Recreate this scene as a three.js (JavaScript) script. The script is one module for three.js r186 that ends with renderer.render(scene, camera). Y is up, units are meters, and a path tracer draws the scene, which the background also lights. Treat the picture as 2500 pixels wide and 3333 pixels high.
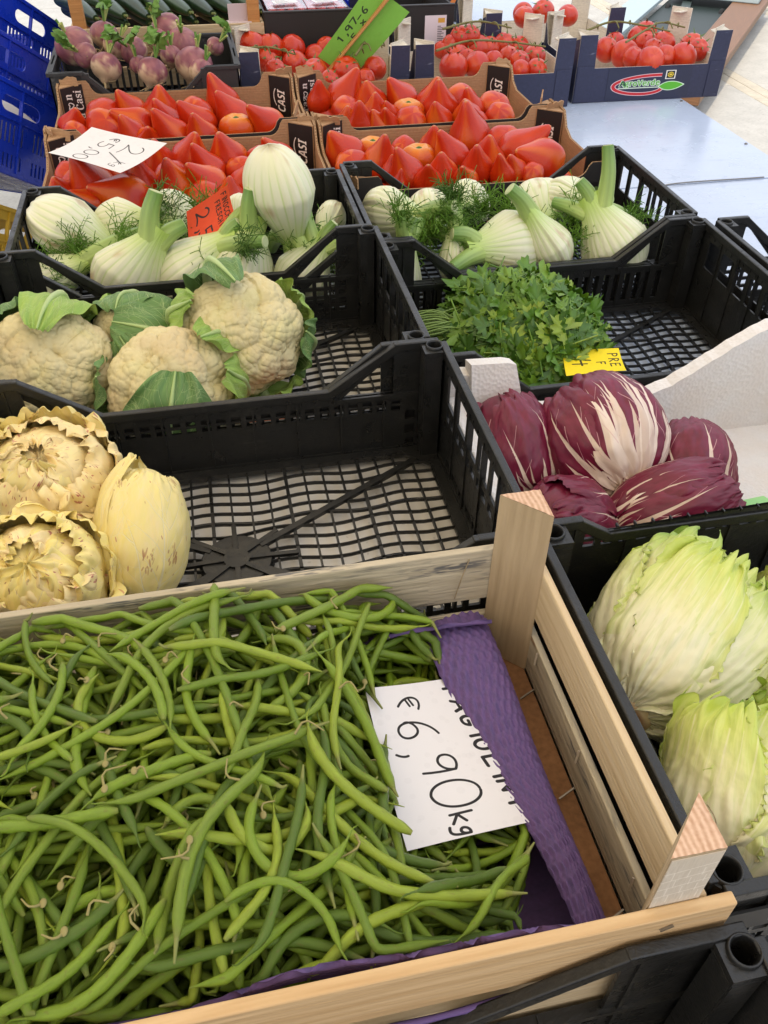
import * as THREE from 'three';
import { RoundedBoxGeometry } from 'three/addons/geometries/RoundedBoxGeometry.js';
import { mergeGeometries, mergeVertices } from 'three/addons/utils/BufferGeometryUtils.js';
import { ImprovedNoise } from 'three/addons/math/ImprovedNoise.js';

// ---------- camera, sky, sun, exposure ----------
const scene = new THREE.Scene();
const camera = new THREE.PerspectiveCamera(62.43, 768 / 1024, 0.02, 200);
camera.position.set(0.0417, 0.7915, 1.4982);
camera.rotation.set(-0.73142, -0.208546, 0.011007, 'YXZ');
const renderer = new THREE.WebGLRenderer({ antialias: true });
renderer.toneMapping = THREE.LinearToneMapping;
renderer.toneMappingExposure = 1.3;
renderer.shadowMap.enabled = true;

const SUN = new THREE.Vector3(-0.42, 0.82, 0.36).normalize();
function makeSky() {                       // bright, thinly clouded daylight
  const w = 512, h = 256, d = new Float32Array(w * h * 4), no = new ImprovedNoise();
  for (let j = 0; j < h; j++) for (let i = 0; i < w; i++) {
    const th = (j + 0.5) / h * Math.PI - Math.PI / 2, ph = ((i + 0.5) / w - 0.5) * 2 * Math.PI;
    const y = Math.sin(th), x = Math.cos(th) * Math.cos(ph), z = Math.cos(th) * Math.sin(ph);
    const up = Math.max(y, 0);
    let c = 0;
    for (let o = 0, a = 0.5, f = 1.6; o < 5; o++, a *= 0.5, f *= 2.1) c += a * no.noise(x * f / (up + 0.35), 7.3 + o, z * f / (up + 0.35));
    c = Math.min(1, Math.max(0, 0.62 + c * 0.9));
    const glow = Math.pow(Math.max(0, x * SUN.x + y * SUN.y + z * SUN.z), 6);
    const L = 0.95 + 0.35 * up + 0.9 * glow;
    const k = (j * w + i) * 4;
    d[k] = L * (0.66 * (1 - c) + 1.04 * c);
    d[k + 1] = L * (0.82 * (1 - c) + 1.0 * c);
    d[k + 2] = L * (1.12 * (1 - c) + 0.96 * c);
    d[k + 3] = 1;
  }
  const t = new THREE.DataTexture(d, w, h, THREE.RGBAFormat, THREE.FloatType);
  t.mapping = THREE.EquirectangularReflectionMapping; t.magFilter = THREE.LinearFilter; t.needsUpdate = true;
  return t;
}
scene.background = makeSky();
scene.environment = scene.background;
scene.backgroundIntensity = 1.0; scene.environmentIntensity = 1.0;
const sun = new THREE.DirectionalLight(0xfff0d8, 2.6);
sun.position.copy(SUN).multiplyScalar(10); sun.castShadow = true; sun.shadow.radius = 4;
sun.shadow.mapSize.set(2048, 2048);
Object.assign(sun.shadow.camera, { left: -4, right: 4, top: 4, bottom: -4, near: 0.5, far: 30 });
scene.add(sun);

// ---------- helpers ----------
const NO = new ImprovedNoise();
const n3 = (x, y, z) => NO.noise(x, y, z);
const fbm = (x, y, z, o = 4) => { let s = 0, a = 0.5; for (let i = 0; i < o; i++) { s += a * n3(x, y, z); x *= 2.03; y *= 2.03; z *= 2.03; a *= 0.5; } return s; };
function RNG(a) { return () => { a |= 0; a = a + 0x6D2B79F5 | 0; let t = Math.imul(a ^ a >>> 15, 1 | a); t = t + Math.imul(t ^ t >>> 7, 61 | t) ^ t; return ((t ^ t >>> 14) >>> 0) / 4294967296; }; }
const lerp = (a, b, t) => a + (b - a) * t, clamp = (x, a = 0, b = 1) => Math.min(b, Math.max(a, x));
const sst = (a, b, x) => { const t = clamp((x - a) / (b - a)); return t * t * (3 - 2 * t); };
const V = (x, y, z) => new THREE.Vector3(x, y, z);
const mix3 = (a, b, t) => [lerp(a[0], b[0], t), lerp(a[1], b[1], t), lerp(a[2], b[2], t)];

const used = new Map();
function numbered(n) { const k = used.get(n) || 0; used.set(n, k + 1); return k ? n + '_' + String(k).padStart(3, '0') : n; }
function shadow(o) { o.traverse(m => { if (m.isMesh) { m.castShadow = true; m.receiveShadow = true; } }); return o; }
function tag(o, label, category, group, kind) {
  o.userData.label = label; o.userData.category = category;
  if (group) o.userData.group = group;
  if (kind) o.userData.kind = kind;
  return o;
}
function thing(name, label, category, pos = [0, 0, 0], group) {
  const o = new THREE.Group(); o.name = numbered(name); o.position.set(...pos); scene.add(o);
  return tag(o, label, category, group);
}
function structure(o) { o.userData.kind = 'structure'; return o; }
// joins geometries into ONE mesh
function join(gs) {
  gs = Array.isArray(gs) ? gs : [gs];
  if (gs.length === 1) return gs[0];
  const hasC = gs.some(g => g.attributes.color);
  gs = gs.map(g => {
    g = g.index ? g.toNonIndexed() : g;
    for (const k of Object.keys(g.attributes)) if (!['position', 'normal', 'uv', 'color'].includes(k)) g.deleteAttribute(k);
    if (!g.attributes.uv) g.setAttribute('uv', new THREE.BufferAttribute(new Float32Array(g.attributes.position.count * 2), 2));
    if (hasC && !g.attributes.color) { const a = new Float32Array(g.attributes.position.count * 3).fill(1); g.setAttribute('color', new THREE.BufferAttribute(a, 3)); }
    return g;
  });
  return mergeGeometries(gs);
}
function mesh(name, gs, mat, parent) {
  const m = new THREE.Mesh(join(gs), mat); m.castShadow = m.receiveShadow = true;
  if (parent) { m.name = name; parent.add(m); } else { m.name = numbered(name); scene.add(m); }
  return m;
}
// uv in metres, by dominant face direction
function triUV(g, du = 0, dv = 0) {
  g = g.index ? g.toNonIndexed() : g;
  const p = g.attributes.position, uv = new Float32Array(p.count * 2), a = V(), b = V(), c = V();
  for (let i = 0; i < p.count; i += 3) {
    a.fromBufferAttribute(p, i); b.fromBufferAttribute(p, i + 1); c.fromBufferAttribute(p, i + 2);
    const n = b.clone().sub(a).cross(c.clone().sub(a)), ax = Math.abs(n.x), ay = Math.abs(n.y), az = Math.abs(n.z);
    [a, b, c].forEach((q, k) => {
      const [s, t] = ay >= ax && ay >= az ? [q.x, q.z] : az >= ax ? [q.x, q.y] : [q.z, q.y];
      uv[(i + k) * 2] = s + du; uv[(i + k) * 2 + 1] = t + dv;
    });
  }
  g.setAttribute('uv', new THREE.BufferAttribute(uv, 2));
  return g;
}
let uvSeed = RNG(5);
function box(w, h, d, x = 0, y = 0, z = 0, r = 0) {
  const g = r > 0 ? new RoundedBoxGeometry(w, h, d, 1, r) : new THREE.BoxGeometry(w, h, d);
  const q = triUV(g, uvSeed() * 3, uvSeed() * 3); q.translate(x, y, z); return q;
}
function bar(a, b, w, h, up = V(0, 1, 0), r = 0) {            // box from a to b
  const A = V(...a), B = V(...b), L = A.distanceTo(B), dir = B.clone().sub(A).normalize();
  const side = V().crossVectors(dir, up).normalize(), u2 = V().crossVectors(side, dir);
  const g = box(L, h, w, 0, 0, 0, r);
  g.applyMatrix4(new THREE.Matrix4().makeBasis(dir, u2, side).setPosition(A.add(B).multiplyScalar(0.5)));
  return g;
}
function tube(pts, rad, seg = 16, sides = 7, cap = true, colf) {    // pts: Vector3[]; rad: number or f(t)
  const cv = new THREE.CatmullRomCurve3(pts), R = typeof rad === 'number' ? () => rad : rad;
  const fr = cv.computeFrenetFrames(seg, false), P = [], N = [], U = [], I = [], C = [];
  for (let i = 0; i <= seg; i++) {
    const t = i / seg, c = cv.getPointAt(t), r = R(t);
    for (let j = 0; j <= sides; j++) {
      const a = j / sides * Math.PI * 2, cs = Math.cos(a), sn = Math.sin(a);
      const n = fr.normals[i].clone().multiplyScalar(cs).addScaledVector(fr.binormals[i], sn);
      P.push(c.x + n.x * r, c.y + n.y * r, c.z + n.z * r); N.push(n.x, n.y, n.z); U.push(t, j / sides);
      if (colf) C.push(...colf(t, a));
    }
  }
  const s1 = sides + 1;
  for (let i = 0; i < seg; i++) for (let j = 0; j < sides; j++) { const k = i * s1 + j; I.push(k, k + 1, k + s1, k + 1, k + s1 + 1, k + s1); }
  if (cap) for (const [i, sg] of [[0, -1], [seg, 1]]) {
    const c = cv.getPointAt(i / seg), T = fr.tangents[i].clone().multiplyScalar(sg), b0 = P.length / 3;
    P.push(c.x, c.y, c.z); N.push(T.x, T.y, T.z); U.push(i / seg, 0.5); if (colf) C.push(...colf(i / seg, 0, true));
    for (let j = 0; j <= sides; j++) { const k = (i * s1 + j) * 3; P.push(P[k], P[k + 1], P[k + 2]); N.push(T.x, T.y, T.z); U.push(i / seg, j / sides); if (colf) C.push(...colf(i / seg, 0, true)); }
    for (let j = 0; j < sides; j++) sg > 0 ? I.push(b0, b0 + 1 + j, b0 + 2 + j) : I.push(b0, b0 + 2 + j, b0 + 1 + j);
  }
  return geo(P, I, N, U, colf ? C : null);
}
function geo(P, I, N, U, C) {
  const g = new THREE.BufferGeometry();
  g.setAttribute('position', new THREE.Float32BufferAttribute(P, 3));
  if (I) g.setIndex(I);
  if (U) g.setAttribute('uv', new THREE.Float32BufferAttribute(U, 2));
  if (C) g.setAttribute('color', new THREE.Float32BufferAttribute(C, 3));
  if (N) g.setAttribute('normal', new THREE.Float32BufferAttribute(N, 3)); else g.computeVertexNormals();
  return g;
}
// surface patch from f(u,v) -> [x,y,z], with optional colour
function patch(f, nu, nv, colf, closeV = false) {
  const P = [], U = [], I = [], C = [];
  for (let i = 0; i <= nu; i++) for (let j = 0; j <= nv; j++) {
    const u = i / nu, v = j / nv, p = f(u, v); P.push(p[0], p[1], p[2]); U.push(v, u);
    if (colf) C.push(...colf(u, v, p));
  }
  for (let i = 0; i < nu; i++) for (let j = 0; j < nv; j++) { const k = i * (nv + 1) + j; I.push(k, k + 1, k + nv + 1, k + 1, k + nv + 2, k + nv + 1); }
  const g = geo(P, I, null, U, colf ? C : null);
  if (closeV) {                                           // weld the seam's normals
    const n = g.attributes.normal;
    for (let i = 0; i <= nu; i++) { const a = i * (nv + 1), b = a + nv, q = V().fromBufferAttribute(n, a).add(V().fromBufferAttribute(n, b)).normalize(); n.setXYZ(a, q.x, q.y, q.z); n.setXYZ(b, q.x, q.y, q.z); }
  }
  return g;
}
function flat(pts, th, holes = []) {                       // extruded outline in xy, thickness th along z from 0
  const s = new THREE.Shape(pts.map(p => new THREE.Vector2(...p)));
  for (const h of holes) s.holes.push(new THREE.Path(h.map(p => new THREE.Vector2(...p))));
  return triUV(new THREE.ExtrudeGeometry(s, { depth: th, bevelEnabled: false, curveSegments: 6 }));
}
const rect = (x0, y0, x1, y1) => [[x0, y0], [x1, y0], [x1, y1], [x0, y1]];
function paint(g, colf) {                                   // vertex colours from position
  const p = g.attributes.position, c = new Float32Array(p.count * 3);
  for (let i = 0; i < p.count; i++) { const q = colf(p.getX(i), p.getY(i), p.getZ(i)); c[i * 3] = q[0]; c[i * 3 + 1] = q[1]; c[i * 3 + 2] = q[2]; }
  g.setAttribute('color', new THREE.BufferAttribute(c, 3)); return g;
}
// ---------- textures ----------
const s2 = x => Math.round(255 * clamp(x <= 0.0031308 ? 12.92 * x : 1.055 * Math.pow(x, 1 / 2.4) - 0.055));
function dtex(w, h, f, srgb = true, rx = 1, ry = 1) {        // f(u,v) -> linear rgb or value
  const d = new Uint8Array(w * h * 4);
  for (let j = 0; j < h; j++) for (let i = 0; i < w; i++) {
    let c = f(i / w, j / h); if (!Array.isArray(c)) c = [c, c, c];
    const k = (j * w + i) * 4; for (let q = 0; q < 3; q++) d[k + q] = srgb ? s2(c[q]) : Math.round(255 * clamp(c[q]));
    d[k + 3] = 255;
  }
  const t = new THREE.DataTexture(d, w, h, THREE.RGBAFormat);
  t.wrapS = t.wrapT = THREE.RepeatWrapping; t.magFilter = THREE.LinearFilter; t.minFilter = THREE.LinearMipmapLinearFilter; t.generateMipmaps = true;
  if (srgb) t.colorSpace = THREE.SRGBColorSpace;
  t.repeat.set(rx, ry); t.needsUpdate = true; return t;
}
function ctex(w, h, draw, srgb = true) {
  const c = document.createElement('canvas'); c.width = w; c.height = h; const x = c.getContext('2d'); draw(x, w, h);
  const t = new THREE.CanvasTexture(c); if (srgb) t.colorSpace = THREE.SRGBColorSpace; t.anisotropy = 4; return t;
}
const std = (o) => new THREE.MeshStandardMaterial(o);
const phy = (o) => new THREE.MeshPhysicalMaterial(o);
const lin = (r, g, b) => new THREE.Color().setRGB(r, g, b);
// tileable noise on a unit square
const tn = (u, v, f, s = 0) => { const a = u * Math.PI * 2, b = v * Math.PI * 2, k = f / (2 * Math.PI); return n3(Math.cos(a) * k + s, Math.sin(a) * k + Math.cos(b) * k * 1.7, Math.sin(b) * k + s * 1.3); };
// ---------- materials ----------
function woodTex(base, dark, seed, stain) {
  const one = (u, v) => {
    const w = 0.02 * fbm(u * 3, v * 2, seed, 3);
    const g = fbm(u * 4, (v + w) * 60, seed, 4), f = n3(u * 30, v * 260, seed + 9), r = Math.sin((v + w * 2 + 0.03 * n3(u * 2, v * 3, seed)) * 95 + 2 * n3(u * 2, v * 5, seed + 3));
    let t = clamp(0.32 + g * 0.75 + r * 0.13 + f * 0.1);
    let c = mix3(base, dark, t);
    if (stain) { const s = sst(0.05, 0.35, fbm(u * 5, v * 14, seed + 20, 4) + 0.08) * sst(-0.1, 0.25, n3(u * 40, v * 220, seed + 5) + 0.08); c = mix3(c, stain, s * 0.85); }
    const k = Math.hypot((u - 0.31) * 6, (v - 0.42) * 11); if (k < 0.9) c = mix3(mix3([0.2, 0.1, 0.04], c, sst(0.05, 0.25, k)), c, sst(0.3, 0.9, k) + 0.3 * (0.5 + 0.5 * Math.sin(k * 46)));
    return c;
  };
  return dtex(512, 256, (u, v) => u > 0.84 ? mix3(one(u, v), one(u - 1, v), sst(0.84, 1, u)) : one(u, v), true, 2, 4);
}
const woodBump = dtex(512, 256, (u, v) => 0.5 + 0.6 * fbm(u * 6, v * 70, 3, 4) + 0.15 * n3(u * 40, v * 200, 8), false, 2, 4);
const MAT = {};
MAT.woodPale = std({ map: woodTex([0.66, 0.52, 0.33], [0.47, 0.33, 0.17], 1.5), bumpMap: woodBump, bumpScale: 0.0012, roughness: 0.8 });
MAT.woodGrey = std({ map: woodTex([0.58, 0.5, 0.36], [0.36, 0.3, 0.21], 4.5, [0.085, 0.09, 0.1]), bumpMap: woodBump, bumpScale: 0.0014, roughness: 0.85 });
MAT.woodPost = std({ map: woodTex([0.52, 0.39, 0.24], [0.35, 0.25, 0.14], 8.5), bumpMap: woodBump, bumpScale: 0.0014, roughness: 0.85 });
MAT.woodWarm = std({ map: woodTex([0.68, 0.47, 0.25], [0.46, 0.27, 0.11], 12.5), bumpMap: woodBump, bumpScale: 0.001, roughness: 0.75 });
MAT.woodOrange = std({ map: woodTex([0.55, 0.26, 0.08], [0.36, 0.15, 0.04], 15.5), bumpMap: woodBump, bumpScale: 0.001, roughness: 0.65 });
MAT.woodDark = std({ map: woodTex([0.2, 0.095, 0.04], [0.09, 0.04, 0.018], 18.5), bumpMap: woodBump, bumpScale: 0.001, roughness: 0.5 });
MAT.endGrain = std({ map: dtex(256, 256, (u, v) => mix3([0.72, 0.5, 0.36], [0.5, 0.3, 0.19], clamp(0.45 + 0.4 * Math.sin(u * 120 + 4 * fbm(u * 3, v * 3, 2)) + 0.8 * fbm(u * 20, v * 20, 5))), true, 12, 12), roughness: 0.95, bumpMap: woodBump, bumpScale: 0.0015 });
const speck = dtex(512, 512, (u, v) => 0.5 + 0.5 * tn(u, v, 40) + 0.35 * tn(u, v, 120, 4), false, 6, 6);
const plasticRough = dtex(512, 512, (u, v) => { const a = fbm(u * 9, v * 9, 1, 5); const s = n3(u * 60, v * 60, 7) > 0.42 ? 0.25 : 0; return clamp(0.5 + a * 0.5 + s); }, false, 2.5, 2.5);
const plasticCol = (c, dust) => dtex(512, 512, (u, v) => { const d = sst(0.15, 0.6, fbm(u * 7, v * 7, 3, 5) + 0.25 * n3(u * 50, v * 50, 2)); const scr = Math.abs(n3(u * 4 + v * 3, v * 90, 6)) < 0.012 ? 0.5 : 0; return mix3(c, dust, clamp(d * 0.45 + scr * sst(0, 0.3, n3(u * 6, v * 6, 12)) * 0.6)); }, true, 2.5, 2.5);
MAT.plastic = std({ map: plasticCol([0.0125, 0.0122, 0.0118], [0.045, 0.043, 0.038]), roughnessMap: plasticRough, roughness: 0.75, bumpMap: speck, bumpScale: 0.00025 });
MAT.plasticGrey = std({ map: plasticCol([0.03, 0.031, 0.033], [0.16, 0.16, 0.16]), roughness: 0.6, bumpMap: speck, bumpScale: 0.0003 });
MAT.plasticBlue = std({ map: plasticCol([0.007, 0.035, 0.48], [0.02, 0.06, 0.5]), roughnessMap: plasticRough, roughness: 0.6, bumpMap: speck, bumpScale: 0.0002 });
const kraft = (base, seed) => dtex(512, 512, (u, v) => { const st = 0.5 + 0.5 * Math.sin(v * Math.PI * 2 * 40); const n = fbm(u * 40, v * 40, seed, 4) + 0.7 * n3(u * 3, v * 160, seed); const p = fbm(u * 3, v * 3, seed + 4, 3); return base.map(c => c * (0.93 + 0.05 * st + 0.22 * n + 0.25 * p)); }, true, 4, 4);
const kraftBump = dtex(256, 256, (u, v) => 0.5 + 0.4 * Math.sin(v * Math.PI * 2 * 40) + 0.3 * n3(u * 40, v * 40, 2), false, 4, 4);
MAT.card = std({ map: kraft([0.42, 0.25, 0.13], 1), bumpMap: kraftBump, bumpScale: 0.0004, roughness: 0.9 });
MAT.cardDark = std({ map: kraft([0.019, 0.016, 0.016], 5), roughness: 0.6 });
MAT.cardNavy = std({ map: dtex(512, 512, (u, v) => { const n = fbm(u * 30, v * 30, 3, 4), sc = sst(0.25, 0.5, fbm(u * 6, v * 40, 7, 4)) * sst(0.05, 0.4, fbm(u * 4, v * 4, 9, 2)); return mix3([0.028, 0.032, 0.075].map(c => c * (1 + 0.3 * n)), [0.3, 0.32, 0.42], sc); }, true, 4, 4), roughness: 0.55 });
MAT.cardWhite = std({ map: kraft([0.66, 0.6, 0.5], 8), roughness: 0.9 });
// torn corrugated edge
MAT.flute = std({ map: dtex(512, 64, (u, v) => { const w = 0.5 + 0.32 * Math.sin(u * Math.PI * 2 * 24), d = Math.abs(v - w); return d < 0.13 || v < 0.14 || v > 0.86 ? [0.52, 0.36, 0.2] : [0.2, 0.12, 0.06]; }, true, 6, 180), roughness: 0.95 });
MAT.fibreboard = std({ map: dtex(512, 512, (u, v) => { const n = fbm(u * 60, v * 60, 2, 4), p = fbm(u * 5, v * 5, 6, 3); return [0.3, 0.15, 0.07].map(c => c * (1 + 0.5 * n + 0.5 * p)); }, true, 3, 3), roughness: 0.9 });
MAT.foam = std({ map: dtex(512, 512, (u, v) => { const n = fbm(u * 45, v * 45, 3, 3), p = fbm(u * 6, v * 6, 4, 3); return [0.74, 0.71, 0.69].map((c, i) => c * (1 + 0.04 * n) - p * 0.05 * (i + 0.5)); }, true, 3, 3), roughness: 0.75, bumpMap: dtex(512, 512, (u, v) => { let m = 9; const X = u * 48, Y = v * 48; for (let a = -1; a < 2; a++) for (let b = -1; b < 2; b++) { const i = Math.floor(X) + a, j = Math.floor(Y) + b, q = Math.sin((((i % 48) + 48) % 48) * 127.1 + (((j % 48) + 48) % 48) * 311.7) * 43758.5, r = q - Math.floor(q), s = q * 7 - Math.floor(q * 7); m = Math.min(m, Math.hypot(X - i - r, Y - j - s)); } return clamp(m); }, false, 4, 4), bumpScale: 0.0008 });
MAT.table = phy({ map: dtex(512, 512, (u, v) => { const n = fbm(u * 6, v * 6, 3, 5), sc = Math.abs(n3(u * 3 + v, v * 30, 4)) < 0.015 ? -0.1 : 0, sp = n3(u * 90, v * 90, 6) > 0.62 ? -0.22 : 0; return [0.47, 0.54, 0.67].map(c => c * (1 + 0.1 * n) + (sc + sp) * 0.6); }, true, 1.2, 1.2), roughness: 0.34, roughnessMap: dtex(512, 512, (u, v) => clamp(0.7 + 0.5 * fbm(u * 8, v * 8, 9, 4)), false, 1.5, 1.5), clearcoat: 0.25, clearcoatRoughness: 0.25 });
MAT.board = std({ map: dtex(512, 512, (u, v) => { const n = fbm(u * 8, v * 8, 13, 5), sp = n3(u * 60, v * 60, 6) > 0.6 ? -0.12 : 0; return [0.7, 0.67, 0.62].map(c => c * (1 + 0.16 * n) + sp); }, true, 1.5, 1.5), roughness: 0.6 });
MAT.metal = std({ color: lin(0.25, 0.23, 0.21), metalness: 1, roughness: 0.45 });
MAT.blackTip = std({ color: lin(0.01, 0.01, 0.01), roughness: 0.9 });
// ---------- ground: pale stone paving, slabs between narrow inlaid strips ----------
const GY = -0.82;
{
  const stone = (seed, base) => std({ map: dtex(512, 512, (u, v) => { const n = fbm(u * 7, v * 7, seed, 5), g = fbm(u * 50, v * 50, seed + 2, 3), pit = n3(u * 34, v * 70, seed + 5) > 0.5 ? 0.82 : 1; return base.map((c, i) => c * (1 + 0.22 * n + 0.18 * g) * pit); }, true, 1.1, 1.1), roughness: 0.8, bumpMap: speck, bumpScale: 0.002 });
  const slabM = [stone(2, [0.43, 0.41, 0.365]), stone(22, [0.41, 0.395, 0.36]), stone(42, [0.45, 0.425, 0.37])], stripM = stone(62, [0.47, 0.42, 0.33]);
  const g = structure(mesh('ground', box(90, 0.1, 90, 0, GY - 0.065, 0), std({ color: lin(0.24, 0.22, 0.18), roughness: 0.95 })));
  const r = RNG(3);
  const slabG = [0, 1, 2].map(() => box(1.14, 0.05, 1.492, 0, 0, 0, 0.003)), stripG = box(0.085, 0.05, 1.492, 0, 0, 0, 0.003);
  const pave = structure(mesh('paving', box(90, 0.02, 90, 0, GY - 0.03, 0), std({ color: lin(0.3, 0.27, 0.22), roughness: 0.95 })));
  for (let a = -2; a < 7; a++) for (let b = -9; b < 3; b++) {
    const x = 3.59 + (a - 2) * 1.32, z = -3.2 + b * 1.5;
    const s = mesh('paving_slab', slabG[(r() * 3) | 0], slabM[(r() * 3) | 0], pave); s.position.set(x + 0.66, GY - 0.022 + r() * 0.002, z + r() * 0.004);
    for (const k of [-1, 1]) { const q = mesh('border_strip', stripG, stripM, pave); q.position.set(x + k * 0.0445, GY - 0.021 + r() * 0.002, z + 0.3); }
  }
}
// ---------- market table ----------
{
  const t = thing('market_table', 'pale blue grey market table with sheet panels under the crates', 'table');
  const P = [[-0.345, -2.9, 1.52, -1.68], [-0.345, -1.674, 1.52, -0.424], [-0.345, -0.418, 1.52, 1.72]];
  for (const [x0, z0, x1, z1] of P) mesh('top_panel', box(x1 - x0, 0.022, z1 - z0, (x0 + x1) / 2, -0.0112, (z0 + z1) / 2, 0.002), MAT.table, t);
  mesh('apron', [box(0.02, 0.06, 4.6, 1.495, -0.053, -0.6), box(0.02, 0.06, 4.6, -0.325, -0.053, -0.6), box(1.78, 0.06, 0.02, 0.585, -0.053, 1.69)], MAT.metal, t);
  for (const x of [-0.29, 1.46]) for (const z of [-2.8, -0.6, 1.64]) mesh('leg', box(0.04, 0.745, 0.04, x, -0.4, z, 0.003), MAT.metal, t);
  const rv = new THREE.CylinderGeometry(0.004, 0.0045, 0.003, 10);
  for (const z of [-1.05, -0.66, -0.5, -0.34]) { const m = mesh('rivet', rv, MAT.metal, t); m.position.set(1.505, 0.0012, z); }
  // wire hook lying in the seam between two panels
  const hk = mesh('hook', tube([V(1.09, 0.004, -0.405), V(1.115, 0.006, -0.415), V(1.13, 0.005, -0.4), V(1.115, 0.004, -0.392), V(1.15, 0.004, -0.413), V(1.42, 0.003, -0.42)], 0.0016, 40, 6), MAT.metal, t);
  hk.userData.label = 'bent wire hook lying in the panel seam';
}
// boards that raise the nearer crates
{
  const b = mesh('support_board', box(0.62, 0.04, 1.50, 0.003, 0.0225, 0.935, 0.003), MAT.board); tag(b, 'white board raising the cauliflower and green bean crates', 'board');
  const c = mesh('support_board', box(0.64, 0.04, 0.76, 0.64, 0.0225, 1.31, 0.003), MAT.board); tag(c, 'white board under the escarole crate', 'board');
}
// ---------- low green cart with brown side board, standing on the paving beyond the table ----------
{
  const t = thing('hand_cart', 'low dark green cart with brown timber side board on the paving', 'cart', [3.02, GY, -3.42]);
  t.rotation.y = Math.atan2(0.79, 0.61);
  const green = std({ color: lin(0.012, 0.022, 0.02), roughness: 0.5 }), pale = std({ map: plasticCol([0.33, 0.4, 0.42], [0.42, 0.48, 0.5]), roughness: 0.6 });
  mesh('side_board', box(3.0, 0.06, 0.25, 1.25, 0.14, -0.125, 0.008), MAT.woodDark, t);
  mesh('bed', box(2.9, 0.04, 0.52, 1.3, 0.09, -0.51), green, t);
  mesh('cross_bar', bar([0.2, 0.125, -0.3], [2.6, 0.125, -0.62], 0.07, 0.03), std({ color: lin(0.03, 0.045, 0.042), roughness: 0.5 }), t);
  mesh('pale_sheet', box(3.0, 0.03, 0.22, 1.3, 0.16, -0.88, 0.005), pale, t);
  mesh('end_sheet', box(0.7, 0.04, 0.7, 2.75, 0.19, -0.4, 0.01), pale, t);
  const wh = new THREE.TorusGeometry(0.085, 0.03, 10, 24);
  for (const [x, z] of [[0.3, -0.3], [0.3, -0.72], [2.3, -0.3], [2.3, -0.72]]) { const m = mesh('wheel', wh, MAT.blackTip, t); m.position.set(x, 0.1, z); m.scale.set(0.6, 0.6, 0.6); m.position.y = 0.07; }
}
// ---------- canvas awning over the stall, out of view: it warms and softens the daylight on the near crates ----------
{
  const t = thing('market_awning', 'cream canvas awning stretched above the stall on steel poles', 'awning', [0, 0, 0]);
  const canvas = phy({ color: lin(0.88, 0.76, 0.56), roughness: 1, transmission: 0.6, thickness: 0, side: THREE.DoubleSide });
  mesh('canopy', patch((u, v) => [lerp(-3.2, 0.75, u), 1.72 + 0.25 * u - 0.05 * Math.sin(u * 3.14) * Math.sin(v * 3.14), lerp(-2.4, 3.4, v)], 14, 14), canvas, t);
  for (const [x, z] of [[-3.1, -2.3], [-3.1, 3.3], [0.7, 3.3]]) mesh('pole', tube([V(x, GY, z), V(x, 0.5, z), V(x, 1.75, z)], 0.02, 4, 10), MAT.metal, t);
}
// ---------- black plastic crates ----------
const CW = 0.30, CD = 0.1895, PX = 0.2825, PZ = 0.1715;       // half outer size, post centres
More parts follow.
